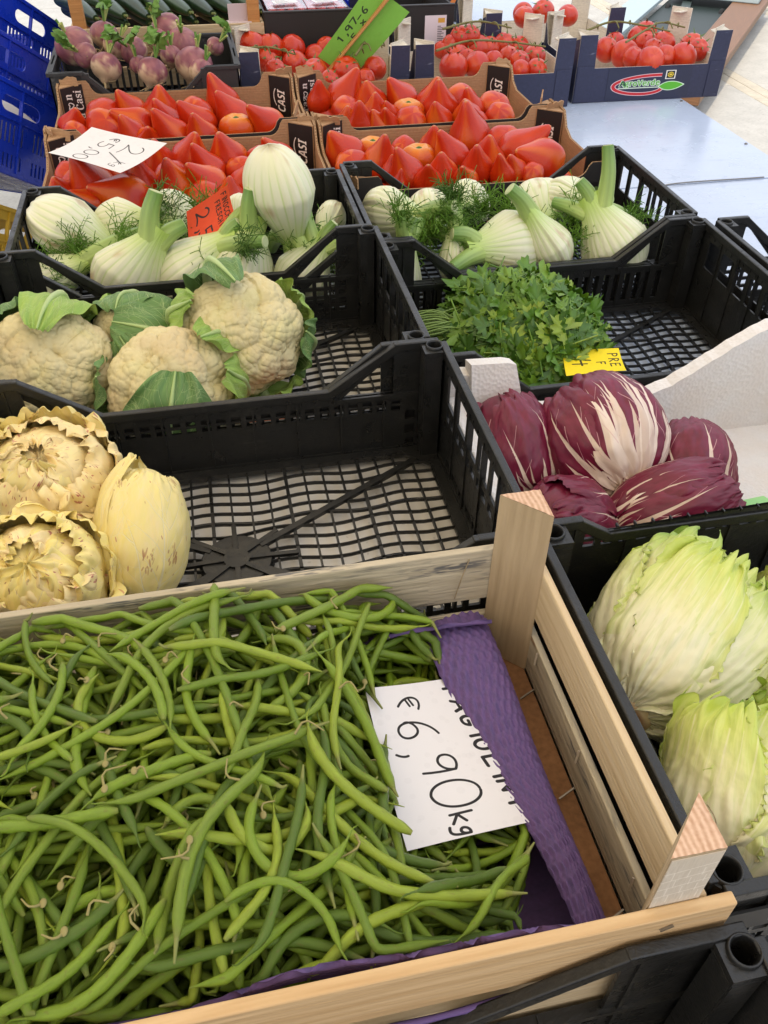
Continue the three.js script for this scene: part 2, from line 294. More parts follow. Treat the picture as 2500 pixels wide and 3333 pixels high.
// one wall in local xy: x along the wall, y = 0 at the post tops; half length hl, bottom yb; wt = wall kind
function dipProfile(hl, dip, flatc, ramp) {                    // top outline from left to right
  return dip > 0 ? [[-hl, 0], [-hl + flatc, 0], [-hl + flatc + ramp, -dip], [hl - flatc - ramp, -dip], [hl - flatc, 0], [hl, 0]] : [[-hl, 0], [hl, 0]];
}
function wallGeo(hl, yb, top, kind, dip, flatc, ramp) {
  const th = 0.0032, pts = [[-hl, yb], [hl, yb], ...top.slice().reverse().map(([x, y]) => [x, y - 0.004])];
  const holes = [];
  const yTop = -dip - 0.012;
  if (dip > 0.03) for (const s of [-1, 1]) {                   // triangular openings under the ramps
    const x0 = hl - flatc - ramp + 0.012, x1 = hl - flatc - 0.004, y0 = -dip - 0.014, y1 = -0.020;
    const tri = [[x0 + 0.004, y0], [x1, y0], [x1, y1], [x1 - 0.006, y1]];
    holes.push(tri.map(([x, y]) => [s * x, y]));
  }
  const yl = dip > 0.03 ? yTop - 0.012 : -0.022;
  if (kind === 'grid') {
    const rows = 4, ch = (yl - 0.006 - (yb + 0.012)) / rows;
    for (let r = 0; r < rows; r++) for (let x = -hl + 0.045; x < hl - 0.05; x += 0.0192) { const y1 = yl - r * ch; holes.push(rect(x, y1 - ch + 0.0065, x + 0.0125, y1)); }
  } else if (kind === 'slots') {
    for (let x = -hl + 0.05; x < hl - 0.055; x += 0.0205) holes.push(rect(x, yb + 0.02, x + 0.0115, yl - 0.004));
  } else if (kind === 'solid') {
    for (let k = 0; k < 2; k++) for (let x = -hl + 0.05; x < hl - 0.055; x += 0.0196) holes.push(rect(x, yl - 0.008 - k * 0.0105, x + 0.0125, yl - 0.001 - k * 0.0105));
    for (const s of [-1, 1]) for (let k = 0; k < 3; k++) holes.push(rect(s > 0 ? hl - 0.042 : -hl + 0.028, yl - 0.035 - k * 0.024, s > 0 ? hl - 0.028 : -hl + 0.042, yl - 0.020 - k * 0.024));
  } else if (kind === 'windows') {                             // tall windows in the upper half
    const n = 6, w = (2 * hl - 0.075) / n;
    for (let k = 0; k < n; k++) { const x = -hl + 0.0375 + k * w; holes.push([[x + 0.004, -0.073], [x + w - 0.008, -0.073], [x + w - 0.006, -0.071], [x + w - 0.006, -0.028], [x + w - 0.009, -0.025], [x + 0.006, -0.025], [x + 0.003, -0.028]]); }
  } else if (kind === 'doublewin') {
    const n = 6, w = (2 * hl - 0.075) / n;
    for (let k = 0; k < n; k++) { const x = -hl + 0.0375 + k * w; holes.push(rect(x + 0.004, -0.068, x + w - 0.005, -0.026)); holes.push(rect(x + 0.004, -0.092, x + w * 0.46, -0.078)); holes.push(rect(x + w * 0.58, -0.092, x + w - 0.005, -0.078)); }
    for (let k = 0; k < 8; k++) { const x = -hl + 0.05 + k * (2 * hl - 0.1) / 8; holes.push(rect(x, yb + 0.012, x + 0.026, yb + 0.024)); }
  }
  const g = [flat(pts, th, holes).translate(0, 0, -th / 2)];
  // rim bar along the top outline
  for (let i = 0; i + 1 < top.length; i++) { const [a, b] = [top[i], top[i + 1]]; g.push(bar([a[0], a[1] - 0.006, 0], [b[0], b[1] - 0.006, 0], 0.0095, 0.0125, V(0, 1, 0), 0.0018)); }
  for (const p of top.slice(1, -1)) g.push(box(0.0092, 0.0122, 0.0093, p[0], p[1] - 0.0062, 0, 0.0015));
  // ledge, base bar, ribs
  if (dip > 0.03) for (const s of [-1, 1]) g.push(box(flatc + ramp - 0.02, 0.006, 0.010, s * (hl - (flatc + ramp) / 2 - 0.005), -dip - 0.017, 0));
  g.push(box(2 * hl - 0.02, 0.010, 0.008, 0, yb + 0.005, 0));
  for (let x = -hl + 0.0395; x < hl - 0.03; x += 0.0588) { const yy = Math.abs(x) > hl - flatc ? -0.01 : -dip - 0.01; g.push(box(0.003, yy - yb - 0.004, 0.0075, x, (yy + yb) / 2, 0)); }
  for (let x = -hl + 0.049; x < hl - 0.04; x += 0.0196) g.push(box(0.0014, 0.004, 0.0056, x + 0.0158, (dip > 0.03 ? -dip : 0) - 0.018, 0));
  return join(g);
}
function floorGeo(yb) {
  const g = [], wx = CW - 0.022, wz = CD - 0.022;
  for (let k = 0; k <= 22; k++) { const x = -wx + k * 2 * wx / 22; g.push(box(k % 4 === 2 ? 0.0044 : 0.0027, 0.0052, 2 * wz, x, yb + 0.0032, 0)); }
  for (let k = 1; k < 17; k++) {                              // the cross bars run in shallow waves
    const z = -wz + k * 2 * wz / 17, n = 44, p = [];
    for (let i = 0; i <= n; i++) { const x = -wx + i * 2 * wx / n; p.push([x, z + 0.0042 * Math.sin(x * 47 + Math.floor((k - 1) / 5) * 1.9) * sst(0, 0.06, wx - Math.abs(x))]); }
    const P = [], I = []; const hw = k % 5 === 0 ? 0.0017 : 0.00105, y0 = yb + 0.001, y1 = yb + 0.0058;
    p.forEach(([x, zz]) => P.push(x, y0, zz - hw, x, y1, zz - hw, x, y1, zz + hw, x, y0, zz + hw));
    for (let i = 0; i < n; i++) for (let j = 0; j < 4; j++) { const a = i * 4 + j, b = i * 4 + (j + 1) % 4; I.push(a, a + 4, b, b, a + 4, b + 4); }
    g.push(triUV(geo(P, I)));
  }
  for (const sx of [-1, 1]) for (const sz of [-1, 1]) {
    g.push(bar([sx * 0.03, yb + 0.0062, sz * 0.02], [sx * (wx - 0.01), yb + 0.0062, sz * (wz - 0.01)], 0.0085, 0.006));
    g.push(flat([[0, 0], [0.055, 0], [0.04, 0.02], [0.02, 0.04], [0, 0.055]], 0.005).rotateX(-Math.PI / 2).rotateY(sx > 0 ? (sz > 0 ? Math.PI / 2 : Math.PI) : (sz > 0 ? 0 : -Math.PI / 2)).translate(0, 0, 0).translate(sx * (wx + 0.012) * (1), yb + 0.0045, sz * (wz + 0.012)));
  }
  g.push(triUV(new THREE.CylinderGeometry(0.042, 0.046, 0.006, 24)).translate(0, yb + 0.005, 0), triUV(new THREE.CylinderGeometry(0.016, 0.018, 0.010, 16)).translate(0, yb + 0.006, 0));
  for (let k = 0; k < 8; k++) { const a = k * Math.PI / 4; g.push(bar([Math.cos(a) * 0.012, yb + 0.0085, Math.sin(a) * 0.012], [Math.cos(a) * 0.075, yb + 0.0062, Math.sin(a) * 0.062], 0.006, 0.005)); }
  g.push(box(2 * CW - 0.03, 0.008, 0.014, 0, yb + 0.004, CD - 0.016), box(2 * CW - 0.03, 0.008, 0.014, 0, yb + 0.004, -CD + 0.016), box(0.014, 0.008, 2 * CD - 0.04, CW - 0.016, yb + 0.004, 0), box(0.014, 0.008, 2 * CD - 0.04, -CW + 0.016, yb + 0.004, 0));
  return join(g);
}
function postGeo(H) {
  const pr = [[0.0118, -H], [0.0118, -0.002], [0.0112, 0.0006], [0.0098, 0.0006], [0.0088, -0.002], [0.0086, -0.03], [0.004, -0.031], [0.0038, -0.05], [0.0001, -0.05]].map(p => new THREE.Vector2(...p));
  const g = new THREE.LatheGeometry(pr, 28); return [triUV(g)];
}
const gCache = {};
const cached = (k, f) => gCache[k] || (gCache[k] = f());
function crate(label, group, x, yTop, z, H, o = {}, mat = MAT.plastic) {
  const t = thing('plastic_crate', label, 'crate', [x, yTop - H, z], group);
  const dip = o.dip ?? 0.07, fc = o.fc ?? 0.055, rp = o.ramp ?? 0.09;
  const W = (kind, d) => cached(['w', H, kind, d, fc, rp].join(), () => wallGeo(CW - 0.009, -H + 0.004, dipProfile(CW - 0.009, d, fc, rp), kind, d, fc, rp));
  const S = (kind) => cached(['s', H, kind].join(), () => wallGeo(CD - 0.011, -H + 0.004, dipProfile(CD - 0.011, 0, 0, 0), kind, 0, 0, 0));
  let m = mesh('end_wall', W(o.front || 'grid', dip), mat, t); m.position.set(0, H, CD - 0.0048);
  m = mesh('end_wall', W(o.rear || 'grid', o.rdip ?? dip), mat, t); m.position.set(0, H, -CD + 0.0048);
  for (const s of [-1, 1]) { m = mesh('side_wall', S(o.side || 'windows'), mat, t); m.rotation.y = Math.PI / 2; m.position.set(s * (CW - 0.0048), H, 0); }
  m = mesh('floor_grid', cached('f' + H, () => floorGeo(-H + 0.003)), mat, t); m.position.y = H;
  const pg = cached('p' + H, () => join([...postGeo(H)])), cg = cached('c' + H, () => join([box(0.004, H - 0.02, 0.022, -0.0145, -H / 2, -0.004), box(0.022, H - 0.02, 0.004, -0.004, -H / 2, -0.0145), flat([[-0.016, -0.016], [0.0135, -0.016], [0.0135, 0.006], [0.006, 0.0135], [-0.016, 0.0135]], 0.011, [[...Array(24)].map((_, k) => [Math.cos(k * 0.2618) * 0.0102, Math.sin(k * 0.2618) * 0.0102])]).rotateX(Math.PI / 2).translate(0, -0.003, 0)]));
  for (const sx of [-1, 1]) for (const sz of [-1, 1]) {
    m = mesh('corner_post', pg, mat, t); m.position.set(sx * PX, H, sz * PZ);
    const c = mesh('corner_web', cg, mat, m); c.rotation.y = sx > 0 ? (sz > 0 ? 0 : Math.PI / 2) : (sz > 0 ? -Math.PI / 2 : Math.PI);
  }
  return t;
}
const GC = 'black plastic crates on the table';
crate('black plastic crate holding fennel under the orange price card', GC, 0, 0.1805, 0, 0.178, { side: 'windows' });
crate('black plastic crate holding four cauliflowers', GC, 0.002, 0.2231, 0.3735, 0.178, { side: 'doublewin', rear: 'grid', front: 'solid' });
crate('black plastic crate with pale yellow speckled chicory and bare mesh floor', GC, 0.0175, 0.2277, 0.752, 0.178, { side: 'doublewin', rear: 'solid', front: 'grid', dip: 0.062 });
crate('black plastic crate of fennel standing on the bare table side', GC, 0.604, 0.1785, -0.035, 0.176, { side: 'windows', front: 'slots' });
crate('black plastic crate with one parsley bunch and yellow price card', GC, 0.6055, 0.1785, 0.3455, 0.176, { side: 'windows', rear: 'slots', front: 'grid' });
const escCrate = crate('black plastic crate packed with pale green escarole heads', GC, 0.6115, 0.2269, 1.1135, 0.178, { side: 'doublewin', rear: 'solid', rdip: 0.024, fc: 0.04, ramp: 0.035, dip: 0.02 });
crate('black plastic crate beside the parsley crate, mostly past the table edge', GC, 1.215, 0.1805, 0.364, 0.178, { side: 'windows' });
crate('empty black plastic crate in front of the wooden bean crate', GC, 0.0375, 0.215, 1.5035, 0.170, { side: 'windows', rear: 'grid', dip: 0.085, fc: 0.08, ramp: 0.17 });
// printed letters on the escarole crate's outer end
{
  const t = ctex(256, 96, (x, w, h) => { x.fillStyle = '#1b1b1a'; x.fillRect(0, 0, w, h); x.fillStyle = '#b9bbbd'; x.font = 'bold italic 78px sans-serif'; x.textBaseline = 'middle'; x.fillText('ver', 90, 46); });
  const m = mesh('printed_band', box(0.13, 0.03, 0.002), std({ map: t, roughness: 0.5 }), escCrate);
  const uv = m.geometry.attributes.uv, p = m.geometry.attributes.position; for (let i = 0; i < uv.count; i++) uv.setXY(i, p.getX(i) / 0.13 + 0.5, p.getY(i) / 0.03 + 0.5);
  m.position.set(-0.235, 0.135, CD + 0.0012);
}
// ---------- wooden crate with green beans ----------
const WX0 = -0.27, WX1 = 0.298, WZ0 = 0.962, WZ1 = 1.302, WF = 0.09;     // inside faces of the rails; floor top
const woodCrate = thing('wooden_crate', 'open wooden crate with triangular corner posts heaped with green beans', 'crate', [0, 0.0435, 0]);
{
  const t = woodCrate, y = (v) => v - 0.0435;
  const plank = (name, L, h, th, x, yy, z, mat, rot = 0) => { const g = box(L, h, th, 0, 0, 0, 0.0016); const p = g.attributes.position; for (let i = 0; i < p.count; i++) { const q = p.getX(i); p.setY(i, p.getY(i) + 0.0016 * n3(q * 6 + x * 9, yy * 30, 1)); p.setZ(i, p.getZ(i) + 0.0018 * n3(q * 4, z * 9, 5)); } const m = mesh(name, g, mat, t); m.position.set(x, y(yy), z); m.rotation.y = rot; return m; };
  const LX = WX1 - WX0, LZ = WZ1 - WZ0, cx = (WX0 + WX1) / 2, cz = (WZ0 + WZ1) / 2;
  plank('rail', LX + 0.02, 0.068, 0.0075, cx - 0.004, 0.2, WZ0 - 0.004, MAT.woodGrey);
  plank('rail', LX + 0.02, 0.05, 0.0075, cx - 0.004, 0.118, WZ0 - 0.004, MAT.woodGrey);
  const fr = plank('rail', LX + 0.032, 0.062, 0.009, cx + 0.006, 0.205, WZ1 + 0.005, MAT.woodWarm); fr.rotation.z = 0.004;
  plank('rail', LX + 0.014, 0.052, 0.008, cx - 0.004, 0.126, WZ1 + 0.0045, MAT.woodPale);
  plank('rail', LZ - 0.004, 0.062, 0.0075, WX1 + 0.0035, 0.199, cz, MAT.woodPale, Math.PI / 2);
  plank('rail', LZ - 0.004, 0.052, 0.0075, WX1 + 0.0035, 0.118, cz, MAT.woodGrey, Math.PI / 2);
  plank('rail', LZ - 0.004, 0.062, 0.0075, WX0 - 0.0035, 0.199, cz, MAT.woodPale, Math.PI / 2);
  plank('rail', LZ - 0.004, 0.052, 0.0075, WX0 - 0.0035, 0.118, cz, MAT.woodGrey, Math.PI / 2);
  mesh('floor_panel', box(LX - 0.002, 0.005, LZ - 0.002, cx, y(WF - 0.0028), cz), MAT.fibreboard, t);
  for (let k = 0; k < 4; k++) mesh('bottom_slat', box(LX - 0.004, 0.042, 0.055, cx, y(0.0645), WZ0 + 0.03 + k * (LZ - 0.06) / 3, 0.002), MAT.woodPale, t);
  const printed0 = (m, w, h) => { const uv = m.attributes.uv, p = m.attributes.position; for (let i = 0; i < uv.count; i++) uv.setXY(i, p.getX(i) / w + 0.5, p.getY(i) / h + 0.5); return m; };
  const stampM = std({ map: ctex(128, 320, (x, w, h) => { const r = RNG(4); x.fillStyle = '#c9bdab'; x.fillRect(0, 0, w, h); for (let i = 0; i < 500; i++) { x.globalAlpha = 0.06; x.fillStyle = r() < 0.5 ? '#8a7a66' : '#fff'; x.fillRect(r() * w, r() * h, 1 + r() * 3, 6 + r() * 40); } x.globalAlpha = 0.5; x.strokeStyle = '#eee6da'; x.lineWidth = 3; for (let k = 0; k < 4; k++) { x.beginPath(); x.moveTo(0, 60 + k * 34); x.lineTo(w, 44 + k * 34); x.stroke(); for (let m = 0; m < 3; m++) { x.beginPath(); x.moveTo(24 + m * 38 + (k % 2) * 12, 58 + k * 34); x.lineTo(24 + m * 38 + (k % 2) * 12, 90 + k * 34); x.stroke(); } } x.globalAlpha = 1; }), roughness: 0.85 });
  // triangular corner posts: side faces with grain, end grain on top
  const H = 0.212, leg = 0.037;
  for (const [sx, sz] of [[1, -1], [1, 1], [-1, -1], [-1, 1]]) {
    const X = sx > 0 ? WX1 : WX0, Z = sz > 0 ? WZ1 : WZ0;
    const tri = [[0, 0], [-sx * leg, 0], [0, -sz * leg]];
    const P = [], pt = (i, yy) => [tri[i][0], yy, tri[i][1]];
    const seq = sx * sz > 0 ? [0, 2, 1] : [0, 1, 2];
    for (let k = 0; k < 3; k++) { const a = seq[k], b = seq[(k + 1) % 3]; P.push(...pt(a, 0), ...pt(a, H), ...pt(b, H), ...pt(a, 0), ...pt(b, H), ...pt(b, 0)); }
    const g = geo(P); const U = []; const q = g.attributes.position;
    for (let i = 0; i < q.count; i++) U.push(q.getY(i) + sx * 0.3, (q.getX(i) * 0.9 + q.getZ(i) * 0.43) + sz * 0.17);
    g.setAttribute('uv', new THREE.Float32BufferAttribute(U, 2));
    const po = mesh('corner_post', g, MAT.woodPost, t); po.position.set(X - sx * 0.0006, y(WF + 0.0005), Z - sz * 0.0006);
    // sawn end with a slightly ragged surface
    const n = 12, TP = [], TI = [], TU = [];
    for (let i = 0; i <= n; i++) for (let j = 0; j <= n - i; j++) { const u = i / n, v = j / n; const e = (i === 0 || j === 0 || i + j === n) ? 0.0004 : 0; TP.push(-sx * leg * u, H + 0.0004 + 0.0011 * (n3(u * 9, v * 9, sx + sz * 3) + 0.4) - e, -sz * leg * v); TU.push(leg * u, leg * v); }
    const id = (i, j) => { let s = 0; for (let k = 0; k < i; k++) s += n - k + 1; return s + j; };
    for (let i = 0; i < n; i++) for (let j = 0; j < n - i; j++) { TI.push(id(i, j), id(i + 1, j), id(i, j + 1)); if (i + j < n - 1) TI.push(id(i + 1, j), id(i + 1, j + 1), id(i, j + 1)); }
    if (sx * sz < 0) TI.reverse();
    mesh('sawn_end', geo(TP, TI, null, TU), MAT.endGrain, po);
    if (sx > 0 && sz > 0) { const sf = mesh('stamped_face', printed0(box(leg - 0.002, 0.1, 0.0006), leg - 0.002, 0.1), stampM, po); sf.position.set(-leg / 2, H - 0.052, 0.0005); }
  }
  // nails on the floor's edge and splinters
  for (const z of [1.03, 1.14, 1.25]) { mesh('nail', bar([WX1 - 0.018, y(WF + 0.004), z + 0.006], [WX1 - 0.002, y(WF + 0.007), z], 0.0016, 0.0016), MAT.metal, t); }
  for (const z of [1.02, 1.13, 1.245]) mesh('staple', bar([WX1 - 0.001, y(0.142), z], [WX1 - 0.0035, y(0.128), z + 0.003], 0.002, 0.0012), std({ color: lin(0.45, 0.38, 0.3), roughness: 0.5 }), t);
  for (const [x, yy] of [[0.268, 0.222], [0.256, 0.202], [0.25, 0.186]]) mesh('staple', bar([x, y(yy), WZ1 + 0.0102], [x + 0.008, y(yy + 0.005), WZ1 + 0.0104], 0.0016, 0.0012, V(0, 1, 0)), MAT.metal, t);
  const sp = MAT.woodPale;
  mesh('splinter', tube([V(0.238, y(0.226), WZ0 + 0.001), V(0.231, y(0.205), WZ0 + 0.004), V(0.226, y(0.175), WZ0 + 0.003)], 0.0006, 8, 4), sp, t);
  mesh('splinter', tube([V(0.3, y(0.3), 1.272), V(0.302, y(0.297), 1.28), V(0.3005, y(0.292), 1.288)], 0.0004, 6, 4), sp, t);
}
// ---------- purple corrugated paper lining ----------
const PURP = std({ map: dtex(512, 512, (u, v) => { const n = fbm(u * 20, v * 20, 4, 4), p = fbm(u * 4, v * 4, 9, 3); return [0.125, 0.075, 0.215].map((c, i) => c * (1 + 0.25 * n + (i === 0 ? 0.5 : 0.25) * p)); }, true, 6, 6), roughness: 0.8, side: THREE.DoubleSide });
{
  const t = thing('purple_paper_lining', 'purple corrugated paper lining the wooden bean crate', 'paper', [0, WF, 0]);
  const wav = (s, q) => 0.0017 * Math.sin((s + 0.0026 * Math.sin(q * 150)) * 2 * Math.PI / 0.0085);
  // right flap: rises from the floor, bends over toward the beans and its edge curls
  const N = 70, M = 46;
  const prof = (u, v) => {                                  // v along z (0 back .. 1 front), u from the floor over the crest to the free edge
    const z = lerp(0.982, 1.290, v), foot = 0.262 + 0.008 * v, edge = 0.186 + 0.05 * sst(0, 1, v), hgt = 0.078 - 0.012 * v + 0.004 * Math.sin(v * 9);
    const P = [[foot, 0.003], [foot - 0.003, hgt * 0.55], [foot - 0.014, hgt * 0.97], [lerp(foot, edge, 0.62), hgt * 1.06], [edge, hgt * 0.99 - 0.004 + 0.004 * Math.sin(v * 13)]];
    const t = clamp(u) * 3.999, i = Math.floor(t), w = t - i, g = (k) => P[clamp(k, 0, 4)];
    const cr = (c) => { const p0 = g(i - 1)[c], p1 = g(i)[c], p2 = g(i + 1)[c], p3 = g(i + 2)[c]; return 0.5 * (2 * p1 + (p2 - p0) * w + (2 * p0 - 5 * p1 + 4 * p2 - p3) * w * w + (3 * p1 - p0 - 3 * p2 + p3) * w * w * w); };
    const n = wav(u * 0.135 + v * 0.05, v), k = sst(0.35, 0.6, u);
    return [cr(0) + n * (1 - k), cr(1) + n * k, z + 0.003 * Math.sin(u * 9) + 0.0012 * Math.sin(u * 60) * sst(0.9, 1, u)];
  };
  mesh('side_flap', patch(prof, M * 4, N, null), PURP, t);
  mesh('floor_sheet', patch((u, v) => [lerp(WX0 + 0.006, 0.262, u) , 0.0035 + 0.003 * (1 + n3(u * 6, v * 6, 1)) , lerp(WZ0 + 0.006, WZ1 - 0.012, v)], 40, 30), PURP, t);
  // front flap lies against the front rail and laps over it
  mesh('front_flap', patch((u, v) => { const x = lerp(WX0 + 0.01, 0.27, v), top = 0.126 + 0.012 * Math.sin(x * 16 + 0.4) + 0.006 * Math.sin(x * 43); const y = 0.004 + u * (top - 0.004), n = wav(u * 0.13 + 0.012 * Math.sin(x * 22), x); return [x, y, WZ1 - 0.013 - 0.006 * Math.sin(u * 3) + 0.006 * u * u + n * 1.3]; }, 120, 150), PURP, t);
  // back flap in the far corner
  mesh('back_flap', patch((u, v) => { const x = lerp(WX0 + 0.01, 0.252, v), top = 0.082 + 0.004 * Math.sin(x * 14) + 0.016 * sst(0.08, 0.2, x); const n = wav(u * 0.1, x * 0.7); const b = sst(0.6, 1, u); return [x, 0.004 + u * top - 0.006 * b, WZ0 + 0.008 + 0.034 * b + 0.004 * Math.sin(u * 3) + n]; }, 90, 110), PURP, t);
  // thin edge of the sheet squeezed out between the front rails
  mesh('squeezed_edge', tube([V(-0.27, 0.062, WZ1 + 0.0105), V(-0.1, 0.064, WZ1 + 0.012), V(0.06, 0.066, WZ1 + 0.0125), V(0.2, 0.077, WZ1 + 0.0115), V(0.26, 0.079, WZ1 + 0.006)], (s) => 0.0028 + 0.0006 * Math.sin(s * 40), 60, 6), PURP, t);
}
// ---------- green beans ----------
{
  const r = RNG(77), G = 0.004, gx = Math.ceil((WX1 - WX0) / G), gz = Math.ceil((WZ1 - WZ0) / G);
  const hm = new Float32Array(gx * gz).fill(WF + 0.006);
  const X0 = WX0 + 0.008, X1 = 0.232, Z0 = WZ0 + 0.012, Z1 = WZ1 - 0.014;
  const xr = (z) => 0.194 + 0.03 * sst(1.03, 1.16, z) - 0.036 * sst(1.2, 1.27, z);
  const mound = (x, z) => 0.062 + 0.05 * sst(0.21, -0.02, x) * sst(WZ0, WZ0 + 0.06, z) * sst(WZ1 + 0.01, WZ1 - 0.05, z) - 0.018 * sst(0.12, 0.22, x) - 0.014 * sst(0.07, 0.12, x) * sst(1.02, 1.06, z) * sst(1.25, 1.2, z);
  const at = (x, z) => { const i = clamp(Math.floor((x - WX0) / G), 0, gx - 1), j = clamp(Math.floor((z - WZ0) / G), 0, gz - 1); return hm[j * gx + i]; };
  const cols = [[0.2, 0.31, 0.016], [0.145, 0.235, 0.012], [0.27, 0.36, 0.024], [0.09, 0.16, 0.01], [0.18, 0.27, 0.018]];
  const mats = cols.map((c, i) => phy({ map: dtex(256, 64, (u, v) => { const n = fbm(u * 7, v * 7, i * 5, 4), sp = sst(0.44, 0.5, n3(u * 22, v * 9, i * 3 + 1)) * 0.6; const e = sst(0.06, 0, u) + sst(0.95, 1, u); let q = c.map(k => k * (1 + 0.32 * n)); q = mix3(q, [0.16, 0.1, 0.03], sp * 0.5); return mix3(q, [0.2, 0.2, 0.05], clamp(e) * 0.5); }), roughness: 0.34, clearcoat: 0.12, clearcoatRoughness: 0.3, bumpMap: speck, bumpScale: 0.0002 }));
  const stemM = std({ color: lin(0.2, 0.22, 0.06), roughness: 0.7 });
  const make = (px, pz, ang, L, bend, kink, R, hook) => {
    const n = 18, pts = []; let x = 0, z = 0, a = ang - bend / 2; const raw = [];
    for (let i = 0; i <= n; i++) { raw.push([x, z]); const s = i / n; a += bend / n * (0.6 + 0.8 * Math.sin(s * Math.PI)) + (hook && s > 0.8 ? hook : 0) + kink * Math.sin(s * 7 + px * 40) / n; x += Math.cos(a) * L / n; z += Math.sin(a) * L / n; }
    const mx = raw[n >> 1][0], mz = raw[n >> 1][1];
    const q = raw.map(([u, v]) => [clamp(u - mx + px, X0, xr(v - mz + pz)), clamp(v - mz + pz, Z0, Z1)]);
    let h = q.map(([u, v]) => Math.max(at(u, v), at(u + R * 0.7, v), at(u - R * 0.7, v), at(u, v + R * 0.7), at(u, v - R * 0.7)) + R * 0.86);
    // stiff drape: smooth, then lift to clear most of what lies below
    let s = h.slice();
    for (let it = 0; it < 26; it++) { const t = s.slice(); for (let i = 0; i <= n; i++) { const A = t[Math.max(0, i - 1)], B = t[Math.min(n, i + 1)]; s[i] = Math.max(h[i] - 0.0028, (A + B + t[i]) / 3); } }
    for (let it = 0; it < 3; it++) { const t = s.slice(); for (let i = 1; i < n; i++) s[i] = (t[i - 1] + t[i + 1] + 2 * t[i]) / 4; }
    return q.map(([u, v], i) => V(u, s[i], v));
  };
  const stampB = (pts, R) => { const c = new THREE.CatmullRomCurve3(pts); for (let i = 0; i <= 50; i++) { const p = c.getPoint(i / 50); for (let a = -2; a <= 2; a++) for (let b = -2; b <= 2; b++) { const dx = a * G, dz = b * G, d = Math.hypot(dx, dz); if (d > R) continue; const ii = Math.floor((p.x + dx - WX0) / G), jj = Math.floor((p.z + dz - WZ0) / G); if (ii < 0 || jj < 0 || ii >= gx || jj >= gz) continue; const k = jj * gx + ii, y = p.y + Math.sqrt(R * R - d * d) * 0.85; if (y > hm[k]) hm[k] = y; } } };
  const geoB = (pts, R, ph, squash, sides = 9, seg = 26) => {
    const g = tube(pts, (t) => { const e = sst(0, 0.07, t) * 0.55 + 0.45, f = 1 - 0.86 * Math.pow(sst(0.82, 1, t), 1.3); return R * e * f * (1 + 0.07 * Math.sin(t * 46 + ph) * sst(0.1, 0.2, t) * sst(0.9, 0.8, t)); }, seg, sides); return g;
  };
  const deep = [], list = [];
  const flow = (x, z) => -0.55 + 1.1 * n3(x * 7, z * 7, 3) * 1.6 + (z > 1.14 ? 0.9 : 0) * sst(1.1, 1.2, z) + (x > 0.08 ? 0.7 : 0);
  let tries = 0;
  while (list.length + deep.length < 1900 && tries < 12000) {
    tries++;
    const pz = lerp(Z0, Z1, r()), px = lerp(X0, xr(pz), r());
    const cur = at(px, pz); if (cur > WF + mound(px, pz) - 0.006) continue;
    const L = 0.08 + r() * 0.075 + (r() < 0.15 ? 0.03 : 0), R = 0.0029 + r() * 0.0013;
    const a = flow(px, pz) + (r() - 0.5) * 3.6 + (r() < 0.5 ? Math.PI : 0);
    const bend = (r() - 0.5) * 1.7 + (r() < 0.17 ? 2.2 * Math.sign(r() - 0.5) : 0), hook = r() < 0.5 ? (r() - 0.5) * 0.5 : 0;
    const pts = make(px, pz, a, L, bend, (r() - 0.5) * 2.5, R, hook);
    const tops = 0.152; if (pts.some(p => p.x > 0.127 && p.x < 0.24 && p.z > 1.04 && p.z < 1.225 && p.y + R > 0.186 - (p.x - 0.119) * 0.21 - 0.0085)) continue;
    stampB(pts, R);
    list.push({ pts, R, ph: r() * 9, m: (r() * 5) | 0, tail: r() < 0.75, stem: r() < 0.6, e: r() });
  }
  // the uppermost beans are things of their own, what lies under them is one mass
  const topness = list.map((b, i) => { let s = 0; for (const p of b.pts) s += (p.y + b.R > at(p.x, p.z) - 0.0015 ? 1 : 0); return [s + i * 1e-4, i]; }).sort((a, b) => b[0] - a[0]);
  const top = new Set(topness.slice(0, 298).map(q => q[1])), un = [];
  list.forEach((b, i) => {
    if (!top.has(i)) { un.push(geoB(b.pts, b.R, b.ph, 1, 7, 18)); return; }
    const c = b.pts[9], loc = b.pts.map(p => p.clone().sub(c));
    const t = thing('green_bean', 'green bean lying in the heap in the wooden crate', 'green bean', [c.x, c.y, c.z], 'green beans heaped in the wooden crate');
    mesh('pod', geoB(loc, b.R, b.ph, 1), mats[b.m], t);
    const d0 = loc[0].clone().sub(loc[1]).normalize(), d1 = loc[18].clone().sub(loc[17]).normalize();
    if (b.tail) mesh('tail', tube([loc[18].clone().addScaledVector(d1, -0.003), loc[18].clone().addScaledVector(d1, 0.005), loc[18].clone().addScaledVector(d1, 0.010).add(V((b.e - 0.5) * 0.008, 0.002, (b.ph / 9 - 0.5) * 0.008))], (s) => 0.0011 * (1 - s * 0.75), 8, 5), mats[b.m], t);
    if (b.stem) mesh('stem', tube([loc[0].clone().addScaledVector(d0, -0.002), loc[0].clone().addScaledVector(d0, 0.003), loc[0].clone().addScaledVector(d0, 0.006 + b.e * 0.008).add(V(0, 0.002, (b.e - 0.5) * 0.006))], (s) => 0.0019 * (1 - s * 0.6), 6, 6), stemM, t);
  });
